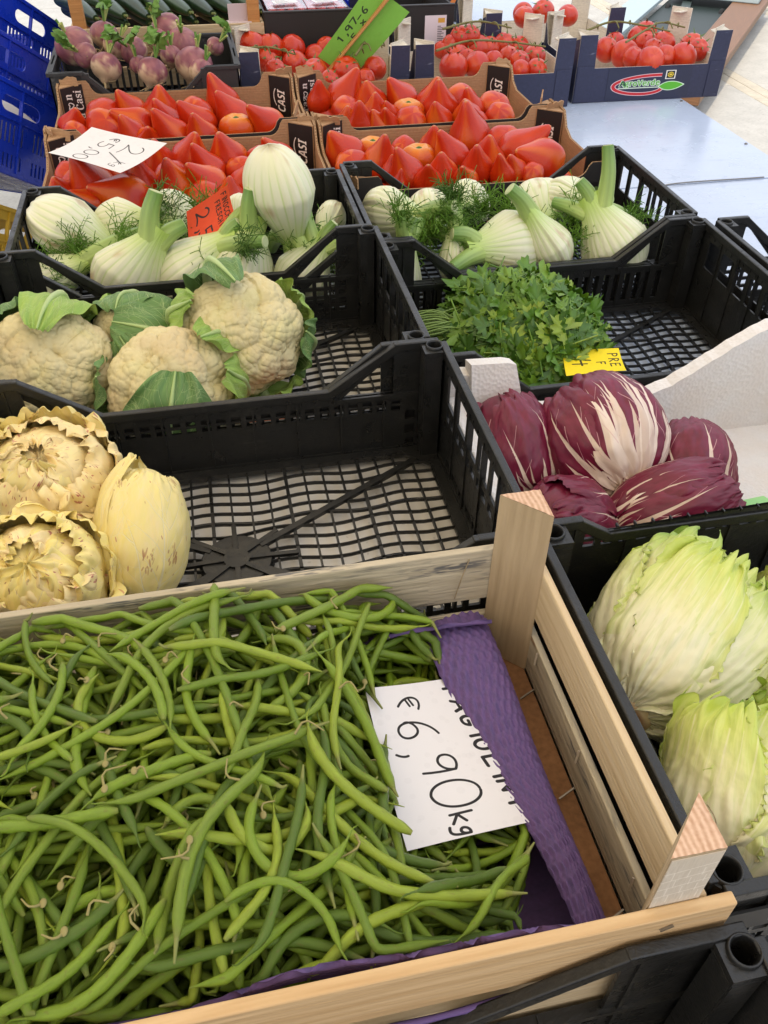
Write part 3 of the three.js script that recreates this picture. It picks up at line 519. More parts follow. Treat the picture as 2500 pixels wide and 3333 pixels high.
  { const q = RNG(12), bits = []; for (let i = 0; i < 70; i++) { const x = lerp(X0 + 0.02, 0.12, q()), z = lerp(Z0 + 0.02, Z1 - 0.02, q()), y = at(x, z) + 0.001, a = q() * 6.28, l = 0.006 + q() * 0.016; bits.push(tube([V(x, y, z), V(x + Math.cos(a) * l * 0.5, y + 0.003 + 0.004 * q(), z + Math.sin(a) * l * 0.5), V(x + Math.cos(a + 0.8) * l, y + 0.004 * q(), z + Math.sin(a + 0.8) * l)], (s) => 0.0011 * (1 - 0.5 * s), 6, 5)); if (i % 3 === 0) bits.push(new THREE.IcosahedronGeometry(0.0024, 1).scale(1, 0.6, 1.4).translate(x, y + 0.001, z)); }
    tag(mesh('withered_bean_stalks', bits, std({ color: lin(0.3, 0.26, 0.1), roughness: 0.85 })), 'withered flower and stalk bits strewn over the green beans', 'stalks', null, 'stuff'); }
  tag(mesh('buried_green_beans', un, mats[1]), 'mass of green beans buried in the wooden crate heap', 'green bean', null, 'stuff');
}
// ---------- where the produce lies (metres) ----------
const HEART_FL = [
  [-0.268,0.092,-0.809,0.073,0.011,0.022,0.01,0], [-0.198,0.092,-0.888,0.086,0.0,1.0,0.25,1], [-0.192,0.092,-0.787,0.086,0.0,1.0,0.25,1], [-0.129,0.092,-0.905,0.079,-0.015,0.026,0.01,0],
  [-0.116,0.092,-0.8,0.086,-0.039,0.019,0.01,0], [-0.053,0.092,-0.891,0.096,0.001,0.025,0.01,0], [-0.042,0.092,-0.796,0.079,-0.009,0.02,0.01,0], [0.035,0.092,-0.857,0.091,0.0,1.0,0.25,1],
  [0.037,0.092,-0.773,0.091,-0.023,0.023,0.01,0], [0.107,0.092,-0.932,0.111,-0.017,0.038,0.01,0], [0.129,0.092,-0.812,0.093,-0.026,0.032,0.01,0], [0.129,0.092,-0.73,0.083,0.0,1.0,0.25,2],
  [0.208,0.092,-0.738,0.087,-0.031,0.023,0.01,0], [-0.121,0.092,-0.722,0.077,-0.014,0.026,0.01,0], [-0.032,0.092,-0.715,0.08,-0.018,0.026,0.01,0], [0.04,0.092,-0.702,0.07,-0.008,0.024,0.01,0],
  [-0.088,0.092,-0.691,0.057,0.002,0.011,0.01,0], [-0.259,0.092,-0.756,0.065,0.0,1.0,0.25,1],
];
const HEART_NL = [
  [-0.255,0.095,-0.47,0.064,0.0,1.0,0.25,1], [-0.235,0.095,-0.432,0.057,0.004,0.028,0.01,0], [-0.197,0.095,-0.379,0.097,-0.016,0.039,0.01,0], [-0.103,0.095,-0.375,0.088,0.0,0.04,0.01,0],
  [-0.128,0.095,-0.319,0.102,-0.044,0.01,0.01,0], [-0.262,0.095,-0.365,0.061,-0.003,0.023,0.01,0], [-0.061,0.095,-0.513,0.07,-0.001,0.024,0.01,0], [-0.036,0.095,-0.423,0.078,0.0,1.0,0.25,1],
  [0.009,0.095,-0.523,0.088,0.012,0.031,0.01,0], [-0.025,0.095,-0.361,0.082,-0.005,0.031,0.01,0], [0.047,0.095,-0.443,0.085,-0.019,0.03,0.01,0], [0.092,0.095,-0.5,0.087,-0.008,0.025,0.01,0],
  [0.12,0.095,-0.43,0.073,0.0,1.0,0.25,1], [0.043,0.095,-0.361,0.082,-0.024,0.023,0.01,0], [0.163,0.095,-0.503,0.064,0.0,1.0,0.25,1], [0.206,0.095,-0.503,0.07,-0.018,0.02,0.01,0],
  [0.12,0.095,-0.354,0.06,0.016,0.03,0.01,0], [0.031,0.095,-0.305,0.064,0.0,1.0,0.25,1], [-0.165,0.095,-0.447,0.063,0.0,1.0,0.25,1], [-0.207,0.095,-0.299,0.064,-0.018,0.015,0.01,0],
  [0.085,0.095,-0.283,0.058,0.0,1.0,0.25,0],
];
const HEART_FR = [
  [0.363,0.092,-0.918,0.069,-0.002,0.029,0.01,0], [0.434,0.092,-0.926,0.091,0.018,0.031,0.01,0], [0.423,0.092,-0.827,0.074,0.0,1.0,0.25,1], [0.494,0.092,-0.875,0.083,-0.011,0.029,0.01,0],
  [0.407,0.092,-0.717,0.064,-0.004,0.028,0.01,0], [0.435,0.092,-0.703,0.071,-0.005,0.028,0.01,0], [0.494,0.092,-0.795,0.074,-0.005,0.026,0.01,0], [0.478,0.092,-0.695,0.058,-0.014,0.026,0.01,0],
  [0.584,0.092,-0.88,0.087,-0.032,0.03,0.01,0], [0.577,0.092,-0.781,0.08,0.0,1.0,0.25,2], [0.567,0.092,-0.707,0.075,0.0,1.0,0.25,1], [0.662,0.092,-0.845,0.093,0.002,0.029,0.01,0],
  [0.663,0.092,-0.785,0.095,-0.011,0.035,0.01,0], [0.744,0.092,-0.862,0.081,0.0,1.0,0.25,1], [0.639,0.092,-0.703,0.069,-0.01,0.023,0.01,0], [0.741,0.092,-0.771,0.075,-0.015,0.029,0.01,0],
  [0.717,0.092,-0.708,0.076,-0.011,0.023,0.01,0], [0.81,0.092,-0.779,0.086,0.0,1.0,0.25,1], [0.802,0.092,-0.703,0.073,0.0,1.0,0.25,1], [0.734,0.092,-0.681,0.059,-0.011,0.014,0.01,0],
  [0.523,0.092,-0.771,0.053,-0.009,0.02,0.01,0], [0.502,0.092,-0.7,0.058,-0.005,0.014,0.01,0],
];
const HEART_NR = [
  [0.362,0.095,-0.498,0.088,-0.028,0.031,0.01,0], [0.43,0.095,-0.509,0.074,0.0,1.0,0.25,2], [0.366,0.095,-0.429,0.068,0.0,1.0,0.25,1], [0.431,0.095,-0.432,0.077,0.003,0.024,0.01,0],
  [0.679,0.097,-0.555,0.096,-0.014,0.036,0.01,0], [0.75,0.095,-0.508,0.089,0.0,1.0,0.25,1], [0.765,0.095,-0.441,0.099,0.04,0.022,0.01,0], [0.796,0.095,-0.366,0.102,-0.048,0.004,0.01,0],
  [0.673,0.095,-0.396,0.078,-0.003,0.027,0.01,0], [0.598,0.095,-0.424,0.084,-0.03,0.036,0.01,0], [0.577,0.095,-0.506,0.066,-0.004,0.027,0.01,0], [0.524,0.095,-0.438,0.078,0.0,1.0,0.25,2],
  [0.503,0.095,-0.504,0.065,0.0,1.0,0.25,1], [0.635,0.095,-0.344,0.076,-0.007,0.027,0.01,0], [0.553,0.095,-0.337,0.069,-0.009,0.029,0.01,0], [0.476,0.095,-0.344,0.075,-0.024,0.035,0.01,0],
  [0.451,0.095,-0.451,0.064,-0.008,0.03,0.01,0], [0.445,0.095,-0.371,0.045,0.0,1.0,0.25,0], [0.512,0.095,-0.297,0.062,-0.004,0.016,0.01,0], [0.595,0.095,-0.295,0.055,-0.007,0.014,0.01,0],
  [0.686,0.095,-0.313,0.062,-0.012,0.027,0.01,0], [0.715,0.095,-0.322,0.056,-0.014,0.025,0.01,0], [0.45,0.095,-0.301,0.038,0.0,1.0,0.25,0], [0.752,0.095,-0.302,0.051,0.0,1.0,0.25,1],
];
const VINE_A = [
  [0.224,0.136,-1.35,0.088], [0.276,0.128,-1.35,0.088], [0.346,0.125,-1.35,0.077], [0.264,0.1,-1.323,0.072],
  [0.341,0.1,-1.271,0.075], [0.277,0.1,-1.219,0.062], [0.448,0.121,-1.35,0.065], [0.413,0.1,-1.338,0.073],
  [0.387,0.1,-1.176,0.076], [0.479,0.1,-1.172,0.084], [0.538,0.1,-1.29,0.076], [0.567,0.1,-1.182,0.069],
  [0.456,0.1,-1.264,0.063], [0.419,0.097,-1.1,0.052], [0.524,0.095,-1.1,0.052], [0.333,0.1,-1.35,0.056],
  [0.491,0.1,-1.311,0.056],
];
const VINE_B = [
  [0.84,0.115,-1.34,0.062], [0.869,0.137,-1.34,0.066], [0.899,0.139,-1.34,0.067], [0.836,0.1,-1.335,0.07],
  [0.811,0.103,-1.34,0.05], [0.928,0.102,-1.34,0.084], [0.966,0.1,-1.34,0.076], [1.014,0.112,-1.34,0.067],
  [1.062,0.1,-1.34,0.068], [0.843,0.1,-1.265,0.073], [0.799,0.1,-1.155,0.086], [0.874,0.1,-1.168,0.079],
  [0.999,0.1,-1.239,0.065], [1.076,0.1,-1.226,0.07], [1.014,0.1,-1.183,0.064], [1.04,0.097,-1.1,0.063],
  [0.99,0.099,-1.1,0.055], [0.934,0.1,-1.196,0.064], [0.868,0.1,-1.247,0.057],
];
const VINE_C = [
  [1.329,0.1,-1.266,0.077], [1.364,0.1,-1.204,0.093], [1.395,0.1,-1.358,0.062], [1.484,0.103,-1.36,0.099],
  [1.484,0.1,-1.313,0.08], [1.373,0.1,-1.162,0.067], [1.411,0.099,-1.12,0.091], [1.54,0.1,-1.304,0.08],
  [1.532,0.1,-1.149,0.107], [1.619,0.1,-1.261,0.08], [1.618,0.1,-1.218,0.07], [1.478,0.1,-1.241,0.069],
  [1.478,0.1,-1.158,0.068], [1.5,0.123,-1.36,0.072],
];
const FENNEL_A = [
  [0.161,0.235,0.06,0.131,0.18,0.13,0.06,3,2], [-0.216,0.145,-0.078,0.123,-0.168,0.12,-0.056,3,2], [-0.128,0.13,-0.104,0.091,-0.064,0.14,-0.083,2,2], [-0.107,0.12,0.081,0.117,-0.049,0.19,0.078,1,0],
  [-0.247,0.1,0.025,0.1,-0.071,0.17,0.037,1,1], [-0.005,0.12,0.07,0.121,0.102,0.19,0.077,2,1], [0.086,0.12,0.096,0.107,0.106,0.18,0.074,2,0], [0.185,0.11,0.112,0.093,0.226,0.16,0.098,2,0],
  [-0.03,0.14,-0.12,0.086,-0.035,0.12,-0.021,2,3], [0.096,0.13,-0.133,0.058,0.071,0.1,-0.067,1,0], [0.261,0.12,-0.075,0.071,0.232,0.1,-0.017,1,1],
];
const FENNEL_B = [
  [0.386,0.12,-0.07,0.114,0.486,0.15,0.067,2,2], [0.463,0.12,-0.102,0.078,0.453,0.1,-0.039,1,1], [0.547,0.125,-0.097,0.084,0.496,0.11,-0.008,2,2], [0.577,0.11,0.07,0.114,0.489,0.12,0.095,1,0],
  [0.645,0.115,0.083,0.101,0.576,0.22,0.064,1,0], [0.684,0.12,-0.085,0.101,0.68,0.1,0.003,1,2], [0.747,0.13,-0.06,0.105,0.802,0.15,0.068,2,1], [0.774,0.11,0.096,0.118,0.7,0.23,0.027,2,0],
  [0.478,0.09,0.063,0.086,0.478,0.12,0.053,1,1], [0.361,0.08,0.101,0.096,0.379,0.14,0.081,2,1],
];
const TURNIPS = [
  [-0.272,0.185,-1.207,0.13], [-0.192,0.196,-1.273,0.078], [-0.019,0.196,-1.3,0.094], [-0.048,0.185,-1.247,0.062],
  [0.021,0.176,-1.22,0.092], [-0.187,0.159,-1.087,0.08], [-0.113,0.173,-1.18,0.075], [-0.067,0.149,-1.06,0.08],
  [0.046,0.151,-1.1,0.103], [0.11,0.17,-1.207,0.046], [-0.162,0.181,-1.207,0.069], [-0.102,0.158,-1.1,0.044],
  [0.062,0.143,-1.06,0.072], [-0.241,0.173,-1.153,0.067], [-0.014,0.164,-1.153,0.06],
];
// ---------- brown cardboard tomato boxes ----------
function heartPath(x, cx, cy, s) { x.beginPath(); x.moveTo(cx, cy + s); x.bezierCurveTo(cx - 1.5 * s, cy - 0.1 * s, cx - 0.8 * s, cy - s, cx, cy - 0.35 * s); x.bezierCurveTo(cx + 0.8 * s, cy - s, cx + 1.5 * s, cy - 0.1 * s, cx, cy + s); x.stroke(); }
const printL = ctex(128, 320, (x, w, h) => {
  x.fillStyle = '#1c1513'; x.fillRect(0, 0, w, h); x.save(); x.translate(w / 2, h / 2); x.rotate(-Math.PI / 2);
  x.fillStyle = '#e4dcd4'; x.strokeStyle = '#e4dcd4'; x.lineWidth = 6; x.textBaseline = 'middle';
  x.font = 'italic bold 58px serif'; x.fillText('raz', -60, -26); heartPath(x, 52, -22, 19); x.fillText('n', 80, -26); x.fillText('la Casi', -64, 30); x.restore();
});
const printR = ctex(128, 320, (x, w, h) => {
  x.fillStyle = '#161312'; x.fillRect(0, 0, w, h); x.save(); x.translate(w / 2, h / 2); x.rotate(-Math.PI / 2);
  x.fillStyle = '#efeae4'; x.textBaseline = 'middle'; x.font = 'bold italic 62px sans-serif'; x.fillText('CASI', -62, 8);
  x.strokeStyle = '#efeae4'; x.lineWidth = 5; x.beginPath(); x.moveTo(-20, -24); x.quadraticCurveTo(40, -52, 86, -26); x.stroke(); x.restore();
});
const printF = ctex(1024, 192, (x, w, h) => {             // dark front with small printed flowers and leaves
  x.fillStyle = '#17120f'; x.fillRect(0, 0, w, h); const r = RNG(9);
  for (let i = 0; i < 26; i++) { const px = r() * w, py = 20 + r() * 120, s = 8 + r() * 10; x.fillStyle = ['#b5544f', '#5f7a3a', '#c98a86', '#7c8f4a'][i % 4]; for (let k = 0; k < (i % 4 === 0 ? 5 : 3); k++) { x.beginPath(); const a = k * 1.256 + r(); x.ellipse(px + Math.cos(a) * s * 0.6, py + Math.sin(a) * s * 0.6, s * 0.7, s * 0.35, a, 0, 7); x.fill(); } }
});
const printed = (m, w, h, u0 = 0, u1 = 1) => { const uv = m.attributes.uv, p = m.attributes.position; for (let i = 0; i < uv.count; i++) uv.setXY(i, lerp(u0, u1, p.getX(i) / w + 0.5), p.getY(i) / h + 0.5); return m; };
const M_printL = std({ map: printL, roughness: 0.55 }), M_printR = std({ map: printR, roughness: 0.55 }), M_printF = std({ map: printF, roughness: 0.5 });
function dipCard(hw, hi, lo, fl, rc, seed) {                // outline with rounded drop between high corners
  const p = [[-hw, 0], [hw, 0], [hw, hi - 0.01], [hw - 0.01, hi], [hw - fl, hi]];
  for (let k = 1; k <= 6; k++) { const a = k / 6 * Math.PI / 2; p.push([hw - fl - 0.006 - rc * (1 - Math.cos(a)) * 0.9, lo + (hi - lo) * (1 - Math.sin(a))]); }
  for (let k = 1; k < 14; k++) p.push([lerp(hw - fl - rc, -hw + fl + rc, k / 14), lo + 0.0008 * n3(k * 3.1, seed, 2)]);
  for (let k = 6; k >= 1; k--) { const a = k / 6 * Math.PI / 2; p.push([-(hw - fl - 0.006 - rc * (1 - Math.cos(a)) * 0.9), lo + (hi - lo) * (1 - Math.sin(a))]); }
  p.push([-hw + fl, hi], [-hw + 0.01, hi], [-hw, hi - 0.01]); return p;
}
// kraft panel: two liners with the fluted core showing along the cut edges
function panel(name, pts, mats, t, th = 0.005) {
  const m = mesh(name, flat(pts, th * 0.22), mats[0], t);
  const core = mesh('fluted_core', flat(pts.map(([x, y]) => [x * 0.9985, y * 0.994]), th * 0.56).translate(0, 0, th * 0.22), MAT.flute, m);
  const o = mesh('outer_liner', flat(pts, th * 0.22).translate(0, 0, th * 0.78), mats[1], m);
  return m;
}
function tornTab(t, x, y, z, ry, s, seed) {                 // torn, bent tab on a corner
  const r = RNG(seed), pts = []; for (let k = 0; k < 7; k++) pts.push([lerp(0, 0.045 * s, k / 6), 0.018 + 0.008 * r()]);
  const m = mesh('torn_tab', flat([[0, 0], [0.045 * s, 0], ...pts.reverse()], 0.003), MAT.card, t); m.position.set(x, y, z); m.rotation.set((r() - 0.5) * 0.7, ry, (r() - 0.5) * 0.3);
}
function cartonBox(label, x, z, seed) {
  const t = thing('cardboard_box', label, 'box', [x, 0.001, z], 'brown cardboard tomato boxes'), W = 0.303, D = 0.196, H = 0.152, L = 0.118;
  let m = panel('end_panel', dipCard(W - 0.006, H, L, 0.066, 0.028, seed), [MAT.card, MAT.card], t); m.position.set(0, 0, -D); 
  m = panel('end_panel', dipCard(W - 0.006, H, L + 0.004, 0.066, 0.028, seed + 1), [MAT.card, MAT.cardDark], t); m.position.set(0, 0, D - 0.005);
  const pr = mesh('flower_print', printed(box(0.58, 0.1, 0.0006), 0.58, 0.1), M_printF, m); pr.position.set(0, 0.06, 0.0054);
  for (const s of [-1, 1]) {
    const d = D - 0.0005, q = panel('side_panel', [[-d, 0], [d, 0], [d, H - 0.012], [d - 0.012, H], [d - 0.04, H - 0.002], [d - 0.065, 0.118], [d - 0.1, 0.104], [-d + 0.1, 0.104], [-d + 0.06, 0.122], [-d + 0.042, H], [-d + 0.01, H], [-d, H - 0.012]], [MAT.card, MAT.card], t);
    q.rotation.y = Math.PI / 2; q.position.set(s > 0 ? W - 0.005 : -W, 0, 0);
    for (const e of [-1, 1]) {                            // folded corner columns
      const c = mesh('corner_column', flat([[0, 0], [s * -0.055, 0], [0, e * 0.042]], H - 0.008).rotateX(-Math.PI / 2), MAT.card, t); c.position.set(s * (W - 0.007), 0.004, e * (D - 0.0055));
      c.visible = true;
      if (e < 0) { const st = mesh('printed_strip', printed(box(0.064, 0.13, 0.001), 0.064, 0.13), s < 0 ? M_printL : M_printR, t); st.position.set(s * (W - 0.0345 - 0.0006), 0.081, -D + 0.0265 + 0.0008); st.rotation.y = -s * 0.652; }
      tornTab(t, s * (W - 0.01) - (s > 0 ? 0.03 : 0), H - 0.012, e * (D - 0.012), (e < 0 ? 0.2 : 1.2) * s, 1, seed * 7 + s * 3 + e);
    }
  }
  mesh('bottom_panel', box(2 * W - 0.012, 0.004, 2 * D - 0.012, 0, 0.003, 0), MAT.card, t);
  return t;
}
cartonBox('brown cardboard tomato box with the white 2 kg price sheet propped on it', 0, -0.395, 2);
cartonBox('brown cardboard tomato box right behind the bare side fennel crate', 0.612, -0.392, 5);
cartonBox('brown cardboard tomato box in front of the turnip crate', -0.006, -0.795, 8);
cartonBox('brown cardboard tomato box in front of the vine tomato cartons', 0.606, -0.79, 11);

// ---------- navy cartons of vine tomatoes ----------
const logo = ctex(512, 256, (x, w, h) => {
  x.fillStyle = '#2a2e47'; x.fillRect(0, 0, w, h);
  const E = (lw, c) => { x.strokeStyle = c; x.lineWidth = lw; x.beginPath(); x.moveTo(330, 62); x.bezierCurveTo(150, 58, 30, 110, 40, 150); x.bezierCurveTo(50, 220, 330, 250, 342, 168); x.stroke(); };
  E(30, '#e8c8cc'); E(20, '#c8222c');
  x.font = 'bold 66px sans-serif'; x.lineJoin = 'round'; x.strokeStyle = '#d8e6d4'; x.lineWidth = 9; x.strokeText('AgroVerde', 76, 148, 250); x.fillStyle = '#5ea83a'; x.fillText('AgroVerde', 76, 148, 250);
  x.fillStyle = '#1f4a3c'; x.fillText('A', 76, 148, 44); x.strokeStyle = '#d8e6d4'; x.lineWidth = 8; x.beginPath(); x.moveTo(70, 164); x.lineTo(330, 164); x.stroke();
  x.beginPath(); x.moveTo(320, 160); x.bezierCurveTo(360, 108, 420, 110, 478, 150); x.bezierCurveTo(430, 196, 370, 214, 320, 160); x.fillStyle = '#5cb531'; x.fill(); x.strokeStyle = '#d5eed0'; x.lineWidth = 6; x.stroke();
  x.fillStyle = '#e6e2da'; x.fillRect(352, 26, 62, 74); x.fillStyle = '#17181c'; x.fillRect(359, 33, 48, 60); x.fillStyle = '#e8c93a'; for (let k = 0; k < 9; k++) { x.beginPath(); x.arc(383 + 15 * Math.cos(k * 0.7), 63 + 18 * Math.sin(k * 0.7), 5, 0, 7); x.fill(); } x.beginPath(); x.arc(383, 63, 9, 0, 7); x.fill();
});
function navyBox(label, x, z, withLogo, ry = 0) {
  const t = thing('navy_carton', label, 'box', [x, 0.001, z], 'navy cartons of vine tomatoes'); t.rotation.y = ry;
  const W = 0.238, D = 0.155, H = 0.185, L = 0.095, th = 0.004, f = 0.052;
  const out = (hw) => [[-hw, 0], [hw, 0], [hw, H], [hw - f, H], [hw - f - 0.004, L], [-hw + f + 0.004, L], [-hw + f, H], [-hw, H]];
  for (const e of [1, -1]) {
    const m = mesh('end_panel', flat(out(W), th * 0.5), e > 0 ? MAT.cardWhite : MAT.cardNavy, t); m.position.set(0, 0, e > 0 ? D - th : -D);
    mesh('outer_face', flat(out(W), th * 0.5).translate(0, 0, th * 0.5), e > 0 ? MAT.cardNavy : MAT.cardWhite, m);
    if (e > 0) { for (const s of [-1, 1]) mesh('folded_cuff', box(f - 0.006, 0.1, 0.002, s * (W - f / 2), 0.052, th + 0.001, 0.0008), MAT.cardNavy, m); if (withLogo) { const l = mesh('printed_logo', printed(box(0.27, 0.086, 0.0008), 0.27, 0.086), std({ map: logo, roughness: 0.5 }), m); l.position.set(0.0, 0.048, th + 0.0006); } }
  }
  for (const s of [-1, 1]) {
    const d = D - th, m = mesh('side_panel', flat([[-d, 0], [d, 0], [d, H - 0.03], [d - 0.03, 0.1], [-d + 0.06, 0.1], [-d + 0.03, H - 0.02], [-d, H - 0.01]], th * 0.5), s > 0 ? MAT.cardWhite : MAT.cardNavy, t); m.rotation.y = Math.PI / 2; m.position.set(s > 0 ? W - th : -W, 0, 0);
    mesh('outer_face', flat([[-d, 0], [d, 0], [d, H - 0.03], [d - 0.03, 0.1], [-d + 0.06, 0.1], [-d + 0.03, H - 0.02], [-d, H - 0.01]], th * 0.5).translate(0, 0, th * 0.5), s > 0 ? MAT.cardNavy : MAT.cardWhite, m);
    for (const e of [-1, 1]) {
      const c = mesh('corner_column', [flat([[-0.05 * s, 0], [-0.0475 * s, -0.002 * e], [0.0, 0.043 * e], [-0.003 * s, 0.044 * e]], H + 0.004).rotateX(-Math.PI / 2)], MAT.cardWhite, t); c.position.set(s * (W - th - 0.001), 0.002, e * (D - th - 0.001));
      const tb = mesh('column_flap', box(0.046, 0.004, 0.036, 0, 0, 0, 0.001), MAT.cardWhite, t); tb.position.set(s * (W - 0.027), H - 0.006, e * (D - 0.024)); tb.rotation.set(0.15 * e, 0.2 * s, 0.12 * s);
    }
  }
  mesh('bottom_panel', box(2 * W - 0.01, 0.004, 2 * D - 0.01, 0, 0.003, 0), MAT.cardWhite, t);
  return t;
}
navyBox('navy carton of vine tomatoes under the green price card', 0.405, -1.215, false);
navyBox('navy carton of vine tomatoes between the two other tomato cartons', 0.898, -1.215, false);
navyBox('navy carton of vine tomatoes with red and green printed logo', 1.402, -1.235, true, -0.02);
{ const b = navyBox('navy carton half hidden behind the logo carton', 1.2, -1.56, false, 0.03); }
// ---------- polystyrene box of radicchio ----------
const foamBox = thing('polystyrene_box', 'white polystyrene box with broken rim holding radicchio', 'box', [0, 0.001, 0]);
{
  const t = foamBox, X0 = 0.322, X1 = 0.955, Z0 = 0.553, Z1 = 0.918, th = 0.022;
  mesh('floor', box(X1 - X0, 0.022, Z1 - Z0, (X0 + X1) / 2, 0.0115, (Z0 + Z1) / 2, 0.004), MAT.foam, t);
  // rear wall broken down between two high shoulders
  const top = (x) => { const a = 0.17 - 0.07 * sst(0.395, 0.445, x), b = 0.105 * sst(0.60, 0.83, x); return Math.max(0.098, a) + b * (x > 0.5 ? 1 : 0) + 0.0035 * n3(x * 60, 1, 3) + 0.002 * n3(x * 170, 2, 3); };
  const pts = [[X0, 0.02], [X1, 0.02]]; for (let k = 0; k <= 120; k++) { const x = lerp(X1, X0, k / 120); pts.push([x, top(x)]); }
  const rw = mesh('rear_wall', flat(pts, th), MAT.foam, t); rw.position.z = Z0;
  const wl = (a, b, h, z) => mesh('side_wall', box(th, h, Z1 - Z0 - th, a + th / 2, h / 2 + 0.02, (Z0 + Z1 + th) / 2, 0.004), MAT.foam, t);
  wl(X0, 0, 0.12); wl(X1 - th, 0, 0.18);
  mesh('front_wall', box(X1 - X0 - 2 * th, 0.09, th, (X0 + X1) / 2, 0.065, Z1 - th / 2, 0.004), MAT.foam, t);
  const ch = mesh('broken_chunk', flat([[0, 0], [0.078, 0], [0.062, 0.085], [0.05, 0.088], [0, 0.09]], 0.03), MAT.foam, t); ch.position.set(0.352, 0.095, Z0 + 0.024); ch.rotation.x = -0.28;
  const hole = new THREE.CylinderGeometry(0.006, 0.006, 0.0012, 18);
  for (const [x, z] of [[0.70, 0.80], [0.745, 0.77], [0.735, 0.84], [0.79, 0.73], [0.8, 0.82], [0.85, 0.77]]) { const m = mesh('drain_hole', hole, std({ color: lin(0.35, 0.32, 0.27), roughness: 0.9 }), t); m.position.set(x, 0.0233, z); }
}
// ---------- oxheart tomatoes ----------
function heartGeo(seed, kind) {                              // unit width, tip along +y
  const r = RNG(seed), lob = 3 + (r() * 4 | 0), ph = r() * 7, asym = r() * 0.16, tip = kind === 0 ? 0.34 + r() * 0.16 : 0.1, ex = 0.85 + r() * 0.3;
  const f = (u, v) => {
    const th = u * Math.PI, a = v * Math.PI * 2; let rad = Math.pow(Math.sin(th), 0.85) * 0.5, y = -0.42 * Math.cos(th);
    const up = sst(0.45, 1, u);
    if (kind === 0) { rad *= 1 - 0.3 * Math.pow(up, 1.4); y += tip * (0.35 * up + 0.75 * Math.pow(sst(0.62, 1, u), 2.2)); } else if (u < 0.2 || kind === 2) y += 0.05 * 0;
    const dn = sst(0.55, 0.05, u);
    rad *= 1 + 0.06 * Math.cos(lob * a + ph) * (0.6 + dn) * sst(1, 0.8, u) + (kind ? 0.07 : 0.025) * Math.abs(Math.sin((lob + 3) * a * 0.5 + ph)) * (0.3 + dn);
    rad *= 1 + 0.035 * n3(Math.cos(a) * 1.5 + seed, Math.sin(a) * 1.5, u * 2);
    y += 0.11 * sst(0.16, 0, u) * 1.0;                       // stem hollow
    return [rad * Math.cos(a) * ex + asym * 0.35 * up * up, y, rad * Math.sin(a) + asym * 0.2 * up];
  };
  const red = [0.56, 0.038, 0.003], red2 = [0.45, 0.018, 0.003], or = [0.64, 0.11, 0.005], yel = [0.74, 0.3, 0.03];
  const col = (u, v) => { const a = v * 6.283; const n = fbm(Math.cos(a) * 1.4 + seed * 3, u * 3, Math.sin(a) * 1.4, 3); let c = mix3(red, red2, clamp(0.5 + n * 1.5)); c = mix3(c, or, clamp(sst(0.02, 0.4, n3(Math.cos(a) + seed, u * 2, Math.sin(a) + 4)) * (kind === 2 ? 1 : 0.8) + (kind === 2 ? 0.55 : 0) + 0.5 * sst(0.3, 0.05, u))); if (kind === 2) c = mix3(c, yel, sst(0.35, 0.05, u) * 0.9); return mix3(c, [0.55, 0.35, 0.12], sst(0.985, 1, u) * 0.7 * (kind === 0 ? 1 : 0)); };
  return patch(f, 26, 36, col, true);
}
const tomM = phy({ vertexColors: true, specularIntensity: 0.7, roughness: 0.3, clearcoat: 0.14, clearcoatRoughness: 0.2, bumpMap: dtex(128, 128, (u, v) => 0.5 + 0.5 * tn(u, v, 12), false, 3, 3), bumpScale: 0.0003, side: THREE.DoubleSide });
const heartG = { 0: [1, 2, 3, 4, 5, 6, 7].map(s => heartGeo(s, 0)), 1: [11, 12, 13].map(s => heartGeo(s, 1)), 2: [21, 22].map(s => heartGeo(s, 2)) };
const stubG = join([new THREE.CylinderGeometry(0.04, 0.07, 0.05, 8), new THREE.ConeGeometry(0.12, 0.02, 5)]), stubM = std({ color: lin(0.08, 0.16, 0.03), roughness: 0.7 });
function hearts(list, where, group, seed) {
  const r = RNG(seed);
  for (const [x, y, z, s, tx, ty, tz, k] of list) {
    const o = thing('oxheart_tomato', ['pointed red oxheart tomato in ', 'round ribbed red tomato in ', 'orange ribbed tomato stem side up in '][k] + where, 'tomato', [x, y, z], group);
    const g = heartG[k][(r() * heartG[k].length) | 0]; const m = mesh('fruit', g, tomM, o);
    const w = Math.min(s, 0.098) * 1.06; m.scale.set(w, w, w);
    const dir = k === 2 ? V(0.1, -1, -0.5) : V(tx, Math.max(ty, 0.01), tz + 0.004).normalize().add(V(0, 0.35, 0)).normalize();
    if (k === 1) dir.set(r() - 0.5, 1, 0.5 + r() * 0.4).normalize();
    m.quaternion.setFromUnitVectors(V(0, 1, 0), dir).multiply(new THREE.Quaternion().setFromAxisAngle(V(0, 1, 0), r() * 6.28));
    if (k === 2 || (k === 1 && r() < 0.3)) { const st = mesh('stem_scar', stubG, stubM, o); st.scale.setScalar(w); st.quaternion.copy(m.quaternion).multiply(new THREE.Quaternion().setFromAxisAngle(V(1, 0, 0), Math.PI)); st.position.copy(V(0, -0.33 * w, 0).applyQuaternion(m.quaternion)); }
  }
}
hearts(HEART_NL, 'the carton with the 2 kg sheet', 'tomatoes in the carton with the 2 kg sheet', 31);
hearts(HEART_NR, 'the carton behind the bare side fennel', 'tomatoes in the carton behind the bare side fennel', 32);
hearts(HEART_FL, 'the carton before the turnips', 'tomatoes in the carton before the turnips', 33);
hearts(HEART_FR, 'the carton before the vine tomatoes', 'tomatoes in the carton before the vine tomatoes', 34);
